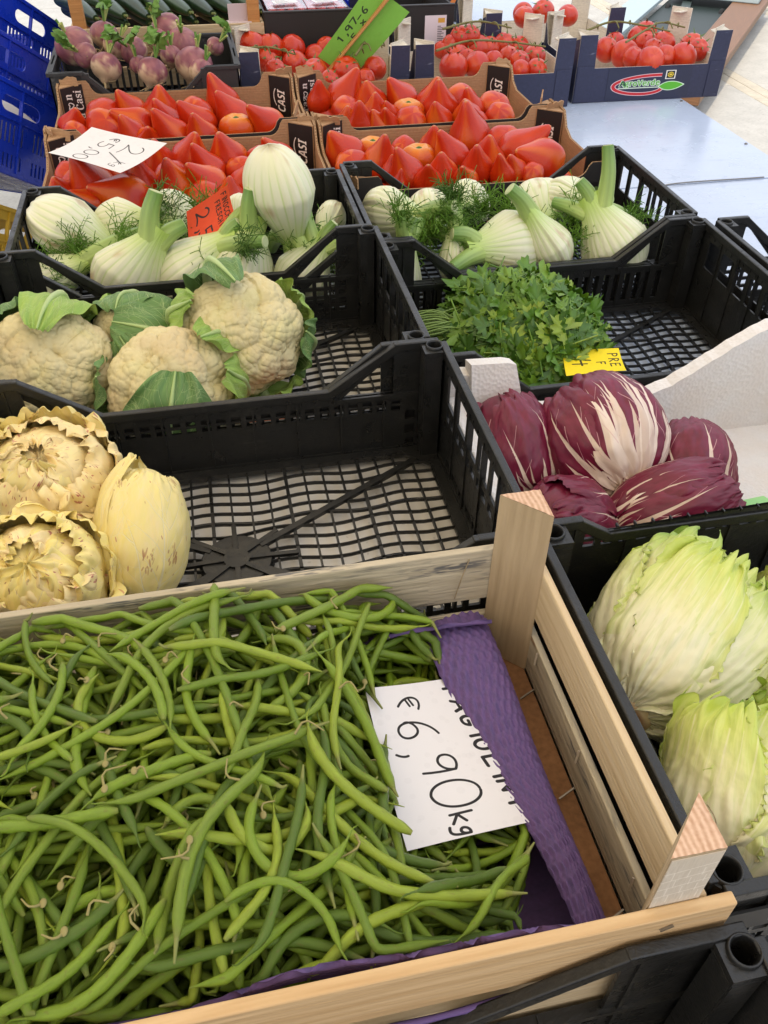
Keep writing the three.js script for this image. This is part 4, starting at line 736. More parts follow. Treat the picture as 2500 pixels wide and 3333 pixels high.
// lower layer that shows between them
{
  const r = RNG(50);
  for (const [bx, bz, nm] of [[0, -0.395, 'the carton with the 2 kg sheet'], [0.612, -0.392, 'the carton behind the bare side fennel'], [-0.006, -0.795, 'the carton before the turnips'], [0.606, -0.79, 'the carton before the vine tomatoes']])
    for (let i = 0; i < 6; i++) for (let j = 0; j < 4; j++) { const o = thing('oxheart_tomato', 'oxheart tomato in the lower layer of ' + nm, 'tomato', [bx - 0.225 + i * 0.09 + r() * 0.015, 0.044, bz - 0.135 + j * 0.088 + r() * 0.012], 'lower layer of ' + nm); const m = mesh('fruit', heartG[1][(r() * 3) | 0], tomM, o); m.scale.setScalar(0.082); m.rotation.set(r() * 0.6, r() * 6, r() * 0.6); }
}
// ---------- vine tomatoes ----------
{
  const vg = [1, 2, 3].map(sd => patch((u, v) => { const th = u * Math.PI, a = v * Math.PI * 2; const k = 1 + 0.025 * Math.cos(5 * a + sd) * sst(0.5, 0, u) + 0.02 * n3(Math.cos(a) + sd, Math.sin(a), u * 2); return [0.5 * Math.sin(th) * Math.cos(a) * k, 0.46 * Math.cos(th) - 0.07 * sst(0.14, 0, u), 0.5 * Math.sin(th) * Math.sin(a) * k]; }, 22, 30, (u, v) => { const n = fbm(Math.cos(v * 6.28) * 1.3 + sd * 4, u * 2.4, Math.sin(v * 6.28) * 1.3, 3); return mix3([0.5, 0.018, 0.004], [0.6, 0.055, 0.006], clamp(0.3 + n * 1.8 + 0.4 * sst(0.25, 0, u))); }, true));
  const vm = phy({ vertexColors: true, roughness: 0.3, clearcoat: 0.2, clearcoatRoughness: 0.1, side: THREE.DoubleSide });
  const gm = std({ color: lin(0.1, 0.15, 0.035), roughness: 0.7 }), vineM = std({ color: lin(0.17, 0.16, 0.055), roughness: 0.8 });
  const cal = join([0, 1, 2, 3, 4].map(k => { const a = k * 1.2566; return patch((u, v) => { const w = 0.075 * (1 - u) * (v - 0.5) * 2; const R = 0.06 + 0.42 * u; return [Math.cos(a) * R - Math.sin(a) * w, 0.40 - 0.02 * u + 0.11 * u * u, Math.sin(a) * R + Math.cos(a) * w]; }, 5, 2); }));
  const r = RNG(61);
  const vines = (list, where, group, trusses) => {
    list.forEach(([x, y, z, s], i) => {
      const o = thing('vine_tomato', 'round glossy red vine tomato in ' + where, 'tomato', [x, y, z], group), w = clamp(s, 0.055, 0.086);
      const q = new THREE.Quaternion().setFromEuler(new THREE.Euler((r() - 0.3) * 1.4, r() * 6, (r() - 0.5) * 1.5));
      const m = mesh('fruit', vg[i % 3], vm, o); m.scale.setScalar(w); m.quaternion.copy(q);
      if (r() < 0.6) { const c = mesh('calyx', cal, gm, o); c.scale.setScalar(w); c.quaternion.copy(q); }
    });
    for (const tr of trusses) {                            // a woody truss lying over the fruit
      const t = thing('tomato_truss', 'woody green truss stalk lying over the fruit in ' + where, 'stalk', tr[0], 'truss stalks in ' + where), p = tr.map(q => V(q[0] - tr[0][0], q[1] - tr[0][1], q[2] - tr[0][2]));
      mesh('stalk', tube(p, (s) => 0.0038 - 0.0015 * s, 22, 6), vineM, t);
      const cv = new THREE.CatmullRomCurve3(p); for (let k = 0; k < 5; k++) { const a = cv.getPoint(0.12 + k * 0.19), sd = k % 2 ? 1 : -1; mesh('twig', tube([a, a.clone().add(V(0.012, 0.004, sd * 0.012)), a.clone().add(V(0.02, -0.012, sd * 0.026))], 0.0022, 6, 5), vineM, t); }
    }
  };
  vines(VINE_A, 'the carton under the green card', 'vine tomatoes under the green card', [[[0.2, 0.155, -1.24], [0.27, 0.162, -1.2], [0.33, 0.15, -1.17]], [[0.5, 0.15, -1.13], [0.55, 0.17, -1.2], [0.6, 0.15, -1.22]]]);
  vines(VINE_B, 'the middle carton', 'vine tomatoes in the middle carton', [[[0.74, 0.15, -1.14], [0.86, 0.158, -1.2], [0.98, 0.15, -1.2], [1.08, 0.145, -1.15]], [[0.8, 0.17, -1.3], [0.92, 0.18, -1.33], [1.02, 0.165, -1.3]]]);
  vines(VINE_C, 'the logo carton', 'vine tomatoes in the logo carton', [[[1.25, 0.158, -1.26], [1.34, 0.175, -1.28], [1.44, 0.165, -1.26], [1.5, 0.16, -1.2]], [[1.33, 0.15, -1.14], [1.42, 0.168, -1.2], [1.5, 0.172, -1.26], [1.57, 0.16, -1.24]]]);
  const b = [[1.13, 0.15, -1.5, 0.07], [1.2, 0.16, -1.52, 0.075], [1.28, 0.15, -1.5, 0.07], [1.16, 0.14, -1.6, 0.07]];
  vines(b, 'the carton behind the logo carton', 'vine tomatoes in the hidden carton', []);
}
// ---------- fennel ----------
const fennelM = phy({ vertexColors: true, roughness: 0.38, clearcoat: 0.15, clearcoatRoughness: 0.3, side: THREE.DoubleSide, bumpMap: dtex(256, 256, (u, v) => 0.5 + 0.5 * n3(u * 90, v * 5, 2), false), bumpScale: 0.0006 });
const stalkM = phy({ vertexColors: true, roughness: 0.42, clearcoat: 0.1, bumpMap: dtex(128, 128, (u, v) => 0.5 + 0.5 * Math.sin(v * Math.PI * 2 * 14) * 0.8, false), bumpScale: 0.0004 });
const frondM = [[0.1, 0.22, 0.015], [0.13, 0.27, 0.02], [0.07, 0.16, 0.015]].map(c => std({ color: lin(...c), roughness: 0.7, side: THREE.DoubleSide }));
function frond(r, from, dir, n, L, spread) {                // feathery threads, thin three-sided hairs
  const out = [];
  for (let i = 0; i < n; i++) {
    const d = dir.clone().add(V((r() - 0.5) * spread, (r() - 0.35) * spread, (r() - 0.5) * spread)).normalize();
    const l = L * (0.4 + r() * 0.8), s = from.clone().addScaledVector(d, l * 0.15 * r()), k = V((r() - 0.5), (r() - 0.7), (r() - 0.5)).multiplyScalar(l * 0.6);
    const mid = s.clone().addScaledVector(d, l * 0.55), end = s.clone().addScaledVector(d, l).add(k);
    out.push(tube([s, mid, end], (t) => 0.0009 * (1 - 0.6 * t), 4, 3, false));
    const c = new THREE.CatmullRomCurve3([s, mid, end]);
    for (let q = 0; q < 5; q++) { const b = c.getPoint(0.25 + q * 0.16), e = b.clone().add(V(r() - 0.5, r() - 0.45, r() - 0.5).normalize().multiplyScalar(l * 0.3)).addScaledVector(d, l * 0.12); out.push(tube([b, b.clone().lerp(e, 0.5).add(V(0, 0.001, 0)), e], 0.0007, 2, 3, false)); }
  }
  return out;
}
function bulbGeo(w, seed) {                                 // axis +y, centred; flattened, ribbed, with overlapping sheaths
  const r = RNG(seed), nr = 22 + (r() * 8 | 0), br = r(), tilt = (r() - 0.5) * 0.5;
  const prof = (u) => { const b = Math.sqrt(clamp(1 - Math.pow(clamp((0.42 - u) / 0.42, 0, 1), 2))); return u < 0.42 ? b : lerp(1, 0.3, Math.pow(sst(0.38, 1.04, u), 0.8)); };
  const white = [0.7, 0.71, 0.47], wh2 = [0.74, 0.73, 0.54], gr = [0.4, 0.57, 0.1], line = [0.52, 0.62, 0.25], brown = [0.48, 0.33, 0.18];
  const shell = (a) => { const q = Math.sin(a + tilt * 3) * 0.9; return q; };
  const f = (u, v) => {
    const a = v * Math.PI * 2, rib = Math.abs(Math.cos(a * nr / 2 + 0.9 * u * Math.sin(a)));
    const outer = sst(-0.1, 0.06, shell(a)) , edge = sst(-0.1, 0.0, shell(a)) * sst(0.25, 0.05, shell(a));
    let k = prof(u) * (1 + 0.02 * rib * sst(0, 0.25, u) + 0.075 * outer * sst(1.0, 0.55, u) + 0.02 * edge);
    k *= 1 + 0.04 * n3(Math.cos(a) + seed, Math.sin(a), u * 2);
    return [Math.cos(a) * 0.5 * w * k, (u - 0.42) * 1.38 * w + 0.02 * w * n3(Math.cos(a) * 2, seed, Math.sin(a) * 2), Math.sin(a) * 0.37 * w * k];
  };
  const col = (u, v) => {
    const a = v * Math.PI * 2, rib = Math.abs(Math.cos(a * nr / 2 + 0.9 * u * Math.sin(a)));
    let c = mix3(white, wh2, clamp(0.5 + n3(Math.cos(a) * 3 + seed, u * 4, Math.sin(a) * 3)));
    c = mix3(c, line, sst(0.45, 0.0, rib) * 0.95 * sst(0.06, 0.25, u)); c = mix3(c, gr, sst(0.5, 1.0, u) * 0.95);
    c = mix3(c, brown, sst(0.34, 0.6, fbm(Math.cos(a) * 2 + seed * 5, u * 3, Math.sin(a) * 2, 3) + 0.25 * br) * 0.8 * sst(0.8, 0.5, u)); c = mix3(c, [0.5, 0.42, 0.26], sst(0.035, 0, u));
    return c;
  };
  return patch(f, 34, 150, col, true);
}
const cutCol = (pale, green) => (t, a, cap) => cap ? [0.42, 0.52, 0.22] : mix3(pale, green, t).map((c, i) => c * (1 + 0.12 * Math.cos(a * 7)));
function fennels(list, where, group, seed) {
  list.forEach(([x, y, z, w0, qx, qy, qz, ns0, fr], i) => {
    const w = w0 * 1.06, ns = ns0 === 1 && i % 3 ? 1 : ns0 + (i % 2);
    const r = RNG(seed + i * 17), t = thing('fennel_bulb', where[i], 'fennel', [x, y, z], group);
    const ax = V(qx - x, qy - y, qz - z), L = ax.length(); ax.normalize();
    const q = new THREE.Quaternion().setFromUnitVectors(V(0, 1, 0), ax).multiply(new THREE.Quaternion().setFromAxisAngle(V(0, 1, 0), r() * 3.1));
    const b = mesh('bulb', bulbGeo(w, seed + i), fennelM, t); b.quaternion.copy(q);
    const neck = ax.clone().multiplyScalar(w * 0.66), e1 = V(1, 0, 0).applyQuaternion(q), e2 = V(0, 0, 1).applyQuaternion(q);
    const ends = [];
    for (let k = 0; k < ns; k++) {
      const off = ns === 1 ? 0 : (k - (ns - 1) / 2) * w * 0.3, len = Math.max(L, w * 1.15) * (k ? 0.72 + r() * 0.25 : 1);
      const st = neck.clone().addScaledVector(e1, off * 0.45).addScaledVector(ax, -w * 0.1), en = ax.clone().multiplyScalar(len).addScaledVector(e1, off * 1.8).addScaledVector(e2, (r() - 0.5) * w * 0.3), md = st.clone().lerp(en, 0.5).addScaledVector(e1, off * 0.12).add(V(0, 0.006, 0));
      const r0 = w * (0.165 - 0.02 * ns), g = tube([st, md, en], (s) => r0 * (1.25 - 0.45 * s), 16, 14, true, cutCol([0.46, 0.58, 0.18], [0.14, 0.27, 0.05]));
      const sk = mesh('stalk', g, stalkM, t); ends.push(en);
      mesh('cut_end', new THREE.CylinderGeometry(r0 * 0.62, r0 * 0.7, 0.002, 14), std({ color: lin(0.5, 0.56, 0.3), roughness: 0.6 }), sk).position.copy(en);
      const cm = sk.children[0]; cm.quaternion.setFromUnitVectors(V(0, 1, 0), en.clone().sub(md).normalize());
    }
    if (fr) { const G = []; for (let k = 0; k < fr; k++) { const e = ends[k % ends.length]; const base = e.clone().multiplyScalar(0.55 + 0.35 * r()); G.push(...frond(r, base, ax.clone().add(V((r() - 0.5) * 1.4, 0.3, (r() - 0.2) * 1.2)), 44, 0.06, 1.8)); } const fm = mesh('fronds', G, frondM[i % 3], t); fm.userData.kind = 'stuff'; }
  });
}
fennels(FENNEL_A, ['large fennel bulb standing upright on top with stalks pointing down', 'fennel bulb with three cut stalks in the crate corner by the blue crates', 'fan ribbed fennel bulb behind the long leaning stalk', 'fennel bulb with one straight stalk at the rim above the cauliflower leaves', 'fennel bulb with a long pale stalk lying across the crate corner', 'fennel bulb lying with dark stalks under the orange card', 'fennel bulb with twin stalks below the upright bulb', 'fennel bulb low at the crate rim beside the corner post', 'fennel top with feathery fronds left of the orange card', 'small fennel bulb behind the orange card', 'small fennel bulb tucked behind the upright bulb'], 'fennel in the crate with the orange card', 401);
fennels(FENNEL_B, ['green shouldered fennel bulb with long stalk lying across the bare side crate', 'white fennel bulb at the rear of the bare side crate', 'fennel bulb with green stalks at the rear middle of the bare side crate', 'brown stained fennel bulb lying above the parsley', 'fennel bulb with one tall upright stalk above the parsley', 'white fennel bulb behind the tall stalk', 'fennel bulb with curved stalk reaching the slotted crate wall', 'brown edged fennel bulb with tall pair of stalks in the front corner', 'small fennel bulb at the front rim behind the parsley', 'fennel bulb low in the crate corner beside the parsley stems'], 'fennel in the bare side crate', 501);
// loose feathery greens between the bulbs
{
  const r = RNG(900), G = [];
  for (const [x, y, z, n] of [[-0.2, 0.12, 0.0, 26], [-0.24, 0.1, 0.05, 22], [-0.06, 0.13, -0.02, 26], [0.03, 0.15, -0.05, 22], [0.2, 0.13, 0.07, 24], [0.02, 0.1, 0.1, 16], [-0.13, 0.11, 0.03, 18], [0.22, 0.1, 0.03, 18]]) G.push(...frond(r, V(x, y, z), V(0, 0.7, 0.3), n * 2, 0.058, 2.4));
  tag(mesh('fennel_fronds', G, frondM[0]), 'loose feathery fennel fronds between bulbs under the orange card', 'fronds', null, 'stuff');
  const H = [];
  for (const [x, y, z, n] of [[0.44, 0.12, 0.03, 24], [0.55, 0.13, -0.03, 30], [0.6, 0.13, 0.0, 26], [0.72, 0.12, 0.02, 24], [0.7, 0.1, 0.06, 20], [0.5, 0.1, 0.06, 16], [0.4, 0.1, 0.06, 16]]) H.push(...frond(r, V(x, y, z), V(0, 0.8, 0.2), n * 2, 0.055, 2.4));
  tag(mesh('fennel_fronds', H, frondM[1]), 'loose feathery fennel fronds in the bare side crate', 'fronds', null, 'stuff');
}
// ---------- leaf textures (u across the leaf, v from base to tip) ----------
function veinTex(S, o) {                                     // drawn once, used by many leaves
  const r = RNG(o.seed);
  return (kind) => ctex(S, S, (x) => {
    const bump = kind === 'bump'; x.fillStyle = bump ? '#555' : o.blade; x.fillRect(0, 0, S, S);
    if (!bump) for (let i = 0; i < 2600; i++) { x.globalAlpha = 0.10; x.fillStyle = o.blotch[(r() * o.blotch.length) | 0]; const s = 3 + r() * r() * 46; x.beginPath(); x.ellipse(r() * S, r() * S, s * 0.5, s, (r() - 0.5), 0, 7); x.fill(); }
    x.globalAlpha = 1; if (!bump && o.under) o.under(x, S, r);
    const rr = RNG(o.seed + 5); x.lineCap = 'round';
    const vein = (x0, y0, dx, dy, len, w, depth, col) => {
      let px = x0, py = y0, n = 14, a = Math.atan2(dy, dx); x.strokeStyle = col;
      for (let i = 0; i < n; i++) { const nx = px + Math.cos(a) * len / n, ny = py + Math.sin(a) * len / n; x.lineWidth = Math.max(0.7, w * (1 - i / n)); x.beginPath(); x.moveTo(px, py); x.lineTo(nx, ny); x.stroke(); px = nx; py = ny; a += (rr() - 0.5) * 0.22 + (o.curl || 0) * Math.sign(dx); if (depth && i > 2 && rr() < 0.33) vein(px, py, Math.cos(a + (rr() < 0.5 ? -0.6 : 0.6)), Math.sin(a + (rr() < 0.5 ? -0.6 : 0.6)), len * 0.4, w * 0.45, depth - 1, col); }
    };
    const col = bump ? '#eee' : o.vein;
    // canvas y runs down, texture v runs up: the base is at the bottom of the canvas
    if (o.fan) for (let k = 0; k < o.fan; k++) { const q = (k + 0.5) / o.fan * 2 - 1; vein(S * (0.5 + q * 0.22), S, q * 0.75 + (rr() - 0.5) * 0.15, -1, S * (o.fanLen || 0.8) * (0.6 + 0.5 * rr()), S * o.rib * (0.5 + rr() * 0.8), o.depth ?? 2, col); }
    for (let k = 0; k < (o.side ?? 11); k++) { const y = S * (1 - 0.08 - k * 0.86 / (o.side ?? 11)); for (const s of [-1, 1]) vein(S * 0.5, y, s * 0.8, -0.75, S * 0.55, S * o.rib * 0.5 * (1 - k / 14), o.depth ?? 2, col); }
    vein(S * 0.5, S, 0, -1, S * 0.97, S * o.rib * 1.6, 0, col); if (o.over && !bump) o.over(x, S, r);
  }, kind !== 'bump');
}
const leafMat = (o, extra = {}) => { const f = veinTex(512, o); return phy({ map: f('map'), bumpMap: f('bump'), bumpScale: o.bump ?? 0.0012, roughness: 0.48, side: THREE.DoubleSide, ...extra }); };
// radicchio: wine red blade, white ribs fanning out of a white base, thin pale veins to the margin
const radTex = (seed, whiteTo, nrib, bump) => ctex(512, 512, (x, S) => {
  const r = RNG(seed), col = bump ? '#d8d8d8' : null; x.fillStyle = bump ? '#606060' : '#6a1230'; x.fillRect(0, 0, S, S);
  if (!bump) for (let i = 0; i < 1500; i++) { x.globalAlpha = 0.09; x.fillStyle = ['#861c3e', '#480a20', '#94244c', '#581028'][i % 4]; const s = 4 + r() * r() * 50; x.beginPath(); x.ellipse(r() * S, r() * S, s * 0.35, s, (r() - 0.5) * 0.7, 0, 7); x.fill(); }
  x.globalAlpha = 1; const q = RNG(seed + 3);
  const spike = (x0, w, x1, y1) => { x.beginPath(); x.moveTo(x0 - w, S); x.quadraticCurveTo(lerp(x0, x1, 0.35) - w * 0.5, lerp(S, y1, 0.5), x1, y1); x.quadraticCurveTo(lerp(x0, x1, 0.35) + w * 0.5, lerp(S, y1, 0.5), x0 + w, S); x.fill(); };
  const W = ['#d8c2b0', '#e2cfbe', '#cfb7a4'];
  for (let k = 0; k < nrib * 4; k++) { const f = q() * 2 - 1; x.fillStyle = col || W[k % 3]; spike(S * (0.5 + f * 0.52), S * (0.03 + q() * 0.04), S * (0.5 + f * 0.62), S * (1 - whiteTo * (0.5 + 0.6 * q()) * (1 - 0.35 * Math.abs(f)))); }
  for (let k = 0; k < nrib; k++) { const f = (k + 0.3 + 0.4 * q()) / nrib * 2 - 1, x1 = S * (0.5 + f * 0.8), y1 = S * (0.06 + 0.32 * q() + 0.1 * Math.abs(f)); x.fillStyle = col || W[(k + 1) % 3]; spike(S * (0.5 + f * 0.4), S * (0.03 + 0.02 * q()), x1, y1 * 0.7); for (let m = 0; m < 3; m++) { const t = 0.35 + 0.2 * m + 0.1 * q(), bx = lerp(S * (0.5 + f * 0.4), x1, t * t * 0.7 + t * 0.3), by = lerp(S, y1, t), sg = q() < 0.5 ? -1 : 1; x.strokeStyle = bump ? '#bbb' : 'rgba(214,178,170,0.85)'; x.lineWidth = 1.6 + 1.5 * q(); x.beginPath(); x.moveTo(bx, by); x.quadraticCurveTo(bx + sg * 16, by - 24, bx + sg * (26 + 26 * q()), by - 50 - 40 * q()); x.stroke(); } }
}, !bump);
const radMat = (seed, wt, n) => phy({ map: radTex(seed, wt, n), bumpMap: radTex(seed, wt, n, true), bumpScale: 0.0013, roughness: 0.42, side: THREE.DoubleSide });
const radM = [radMat(11, 0.5, 5), radMat(12, 0.68, 6)], radWhiteM = radMat(17, 1.0, 8), radHeartM = radMat(19, 0.05, 2);
const speckle = (n, cols) => (x, S, r) => { for (let i = 0; i < n; i++) { x.globalAlpha = 0.35 + r() * 0.5; x.fillStyle = cols[(r() * cols.length) | 0]; x.beginPath(); x.ellipse(r() * S, r() * S * 0.92, 1 + r() * 2, 2.5 + r() * 8, (r() - 0.5) * 1.2, 0, 7); x.fill(); } for (let i = 0; i < 4; i++) { const cx = r() * S, cy = r() * S * 0.8; for (let k = 0; k < 16; k++) { x.globalAlpha = 0.55; x.fillStyle = cols[0]; x.beginPath(); x.ellipse(cx + (r() - 0.5) * 50, cy + (r() - 0.5) * 60, 1.5 + r() * 3, 3 + r() * 12, (r() - 0.5), 0, 7); x.fill(); } } x.globalAlpha = 1; };
const casM = [1, 2].map(s => leafMat({ seed: 30 + s, blade: s === 1 ? '#efd8a0' : '#ecdc84', blotch: ['#f6e6ac', '#ebcf9a', '#f4dfa2', '#f0e48c'], vein: '#ecdcae', fan: 4, rib: 0.012, side: 5, depth: 1, bump: 0.0006, over: speckle(s === 1 ? 130 : 100, ['#a34a50', '#8a5a4a', '#b0605a', '#9a6a44']) }, { roughness: 0.6 }));
const casPlainM = leafMat({ seed: 36, blade: '#ecdc92', blotch: ['#f0e4a0', '#e6d488', '#efdc78', '#efe0b4'], vein: '#e9dfb4', fan: 5, rib: 0.012, side: 5, depth: 1, bump: 0.0005, over: speckle(26, ['#a8744e', '#a3585a']) }, { transmission: 0.1, thickness: 0 });
const escM = [1, 2].map(s => phy({ map: ctex(512, 512, (x, S) => { const r = RNG(50 + s); const g = x.createLinearGradient(0, S, 0, 0); for (const [p, c] of [[0, '#efe9cc'], [0.55, '#ede8c2'], [0.74, '#e2e29c'], [0.9, s === 1 ? '#afc64c' : '#cdd76a'], [1, s === 1 ? '#7fa630' : '#b6c948']]) g.addColorStop(p, c); x.fillStyle = g; x.fillRect(0, 0, S, S); for (const sd of [0, 1]) { const h = x.createLinearGradient(sd ? S : 0, 0, sd ? S * 0.74 : S * 0.26, 0); h.addColorStop(0, 'rgba(185,202,92,0.8)'); h.addColorStop(1, 'rgba(200,212,120,0)'); x.fillStyle = h; x.fillRect(0, 0, S, S * 0.6); } for (let i = 0; i < 900; i++) { x.globalAlpha = 0.08; x.fillStyle = ['#fff8d8', '#9cb040', '#e8e2b0'][i % 3]; x.beginPath(); x.ellipse(r() * S, r() * S, 2 + r() * 6, 8 + r() * 50, (r() - 0.5) * 0.5, 0, 7); x.fill(); } x.globalAlpha = 0.5; x.strokeStyle = '#ece7c2'; for (let k = 0; k < 13; k++) { const q = (k / 12) * 2 - 1; x.lineWidth = 2 + r() * 5; x.beginPath(); x.moveTo(S * (0.5 + q * 0.35), S); x.quadraticCurveTo(S * (0.5 + q * 0.4), S * 0.5, S * (0.5 + q * 0.62), S * 0.1); x.stroke(); } x.globalAlpha = 1; }), bumpMap: dtex(256, 256, (u, v) => 0.5 + 0.3 * Math.sin(u * 70 + 3 * n3(u * 4, v * 3, s)) * sst(0.9, 0.3, v) + 0.6 * fbm(u * 10, v * 10, s, 3) * sst(0.3, 0.8, v), false), bumpScale: 0.0022, roughness: 0.42, side: THREE.DoubleSide, transmission: 0.15, thickness: 0 }));
const cauM = [1, 2].map(s => leafMat({ seed: 70 + s, blade: s === 1 ? '#5f8548' : '#8fae4e', blotch: s === 1 ? ['#7a9e5c', '#4f7540', '#86a850', '#587f48'] : ['#a6bf60', '#7d9f48', '#b4c86c', '#86a850'], vein: '#c6d79a', rib: 0.016, bump: 0.0012 }, { roughness: 0.6 }));
// a leaf wrapped on an ellipsoid: axis +y, base at the -y pole. a: half width, b: half height
function wrapLeaf(o) {
  const { a, b, phi, wid, t0 = 0.1, t1 = 2.4, lift = 1, seed, ruf = 0.03, frill = 0, flare = 0, teeth = 0, nu = 44, nv = 44, wr = 0.02, ex = 1, ribs = 0 } = o;
  return patch((u, v) => {
    const q = v * 2 - 1, e = Math.abs(q), shape = Math.pow(Math.sin(Math.PI * clamp(0.1 + 0.9 * u * 0.93, 0.02, 0.985)), 0.55) * (0.45 + 0.55 * sst(0, 0.35, u));
    const tooth = teeth ? teeth * (Math.abs(((u * 23 + seed) % 1) - 0.5) + 0.5 * Math.abs(((u * 61) % 1) - 0.5)) * sst(0.86, 1, e) : 0;
    const th = lerp(t0, t1, u) + (u > 0.86 ? 0.05 * n3(q * 5, seed, 3) * sst(0.86, 1, u) * 6 * (teeth ? 1 : 0.4) : 0), ph = phi + q * wid * shape * (1 - tooth) / Math.max(0.42, Math.sin(clamp(th, 0.15, 2.95)));
    const edge = sst(0.55, 1, e) + sst(0.8, 1, u);
    let k = lift + wr * fbm(u * 5 + seed, q * 3, seed * 1.7, 4) * 2 + ruf * edge * n3(u * 7 + seed * 3, q * 5, seed) * 2 + frill * edge * Math.sin((u * 19 + q * 15) + 3 * n3(u * 6, q * 6, seed)) + flare * sst(0.5, 1, u) * sst(0.5, 1, u) + ribs * Math.sin(q * 15 + 5 * n3(q * 2, u * 1.5, seed)) * sst(1, 0.3, u) + 0.02 * (1 - e * e) - 0.03 * sst(0.6, 1, e) * (flare ? 0 : 1);
    const s = Math.sin(th);
    return [Math.cos(ph) * a * s * k * ex, -Math.cos(th) * b * k, Math.sin(ph) * a * s * k];
  }, nu, nv);
}
function coreGeo(a, b, seed, wr = 0.03) { return patch((u, v) => { const th = u * Math.PI, p = v * Math.PI * 2, k = 1 + wr * fbm(Math.cos(p) * 2 + seed, u * 4, Math.sin(p) * 2, 3); return [Math.cos(p) * a * Math.sin(th) * k, -Math.cos(th) * b * k, Math.sin(p) * a * Math.sin(th) * k]; }, 30, 40, null, true); }
const place = (t, dir, roll = 0) => { t.quaternion.setFromUnitVectors(V(0, 1, 0), V(...dir).normalize()).multiply(new THREE.Quaternion().setFromAxisAngle(V(0, 1, 0), roll)); return t; };
const cutStem = (t, y, rad, c1, c2, h = 0.012) => { const g = new THREE.LatheGeometry([[0.0001, -h], [rad * 0.7, -h], [rad * 0.96, -h * 0.8], [rad, -h * 0.2], [rad * 1.1, h]].map(p => new THREE.Vector2(...p)), 22); paint(g, (x, yy, z) => { const d = Math.hypot(x, z) / rad, n = fbm(x * 150, yy * 150, z * 150, 3); return mix3(mix3(c1, c2, sst(0.55, 0.95, d)), [0.3, 0.12, 0.06], clamp(n * 1.2)); }); const m = mesh('stem', g, std({ vertexColors: true, roughness: 0.8, side: THREE.DoubleSide }), t); m.position.y = y; return m; };
// ---------- radicchio ----------
function radicchio(label, pos, a, b, dir, roll, seed, o = {}) {
  const t = thing('radicchio_head', label, 'radicchio', pos, 'radicchio in the polystyrene box'), r = RNG(seed);
  place(t, dir, roll);
  mesh('heart', coreGeo(a * 0.93, b * 0.93, seed, 0.05), radHeartM, t);
  const n = o.n ?? 6;
  for (let k = 0; k < n; k++) { const wh = o.white && o.white.includes(k); mesh('leaf', wrapLeaf({ a, b, phi: k * 2.3 + r() * 0.6, wid: 0.95 + r() * 0.3, t0: 0.12, t1: 2.25 + r() * 0.55, lift: 0.93 + k * 0.02, seed: seed + k * 3.3, ruf: 0.03, wr: 0.05, frill: 0.006, ribs: 0.012, nu: 60, nv: 64 }), wh ? radWhiteM : radM[k % 2], t); }
  cutStem(t, -b * 0.98, a * 0.26, [0.42, 0.22, 0.13], [0.55, 0.42, 0.24], o.stem ?? 0.01);
  return t;
}
radicchio('big radicchio head with broad white ribs and cut stem, centre of the box', [0.505, 0.118, 0.678], 0.084, 0.084, [-0.15, 0.3, -0.95], 0.5, 610, { n: 7, white: [3, 5, 6], stem: 0.024 });
radicchio('radicchio head beside the crate wall with torn patch on top', [0.395, 0.105, 0.655], 0.062, 0.078, [-0.25, 0.6, -0.8], 2.0, 620, { n: 6 });
radicchio('dark red radicchio head next to the drain holes', [0.622, 0.09, 0.722], 0.058, 0.066, [0.2, 0.3, -0.9], 1.2, 630);
radicchio('oval radicchio head with long white veins by the green card', [0.552, 0.095, 0.808], 0.058, 0.086, [0.85, 0.45, 0.1], 3.4, 640, { n: 7 });
radicchio('radicchio head half hidden behind the wooden post', [0.418, 0.09, 0.797], 0.058, 0.07, [-0.6, 0.5, 0.3], 0.2, 650);
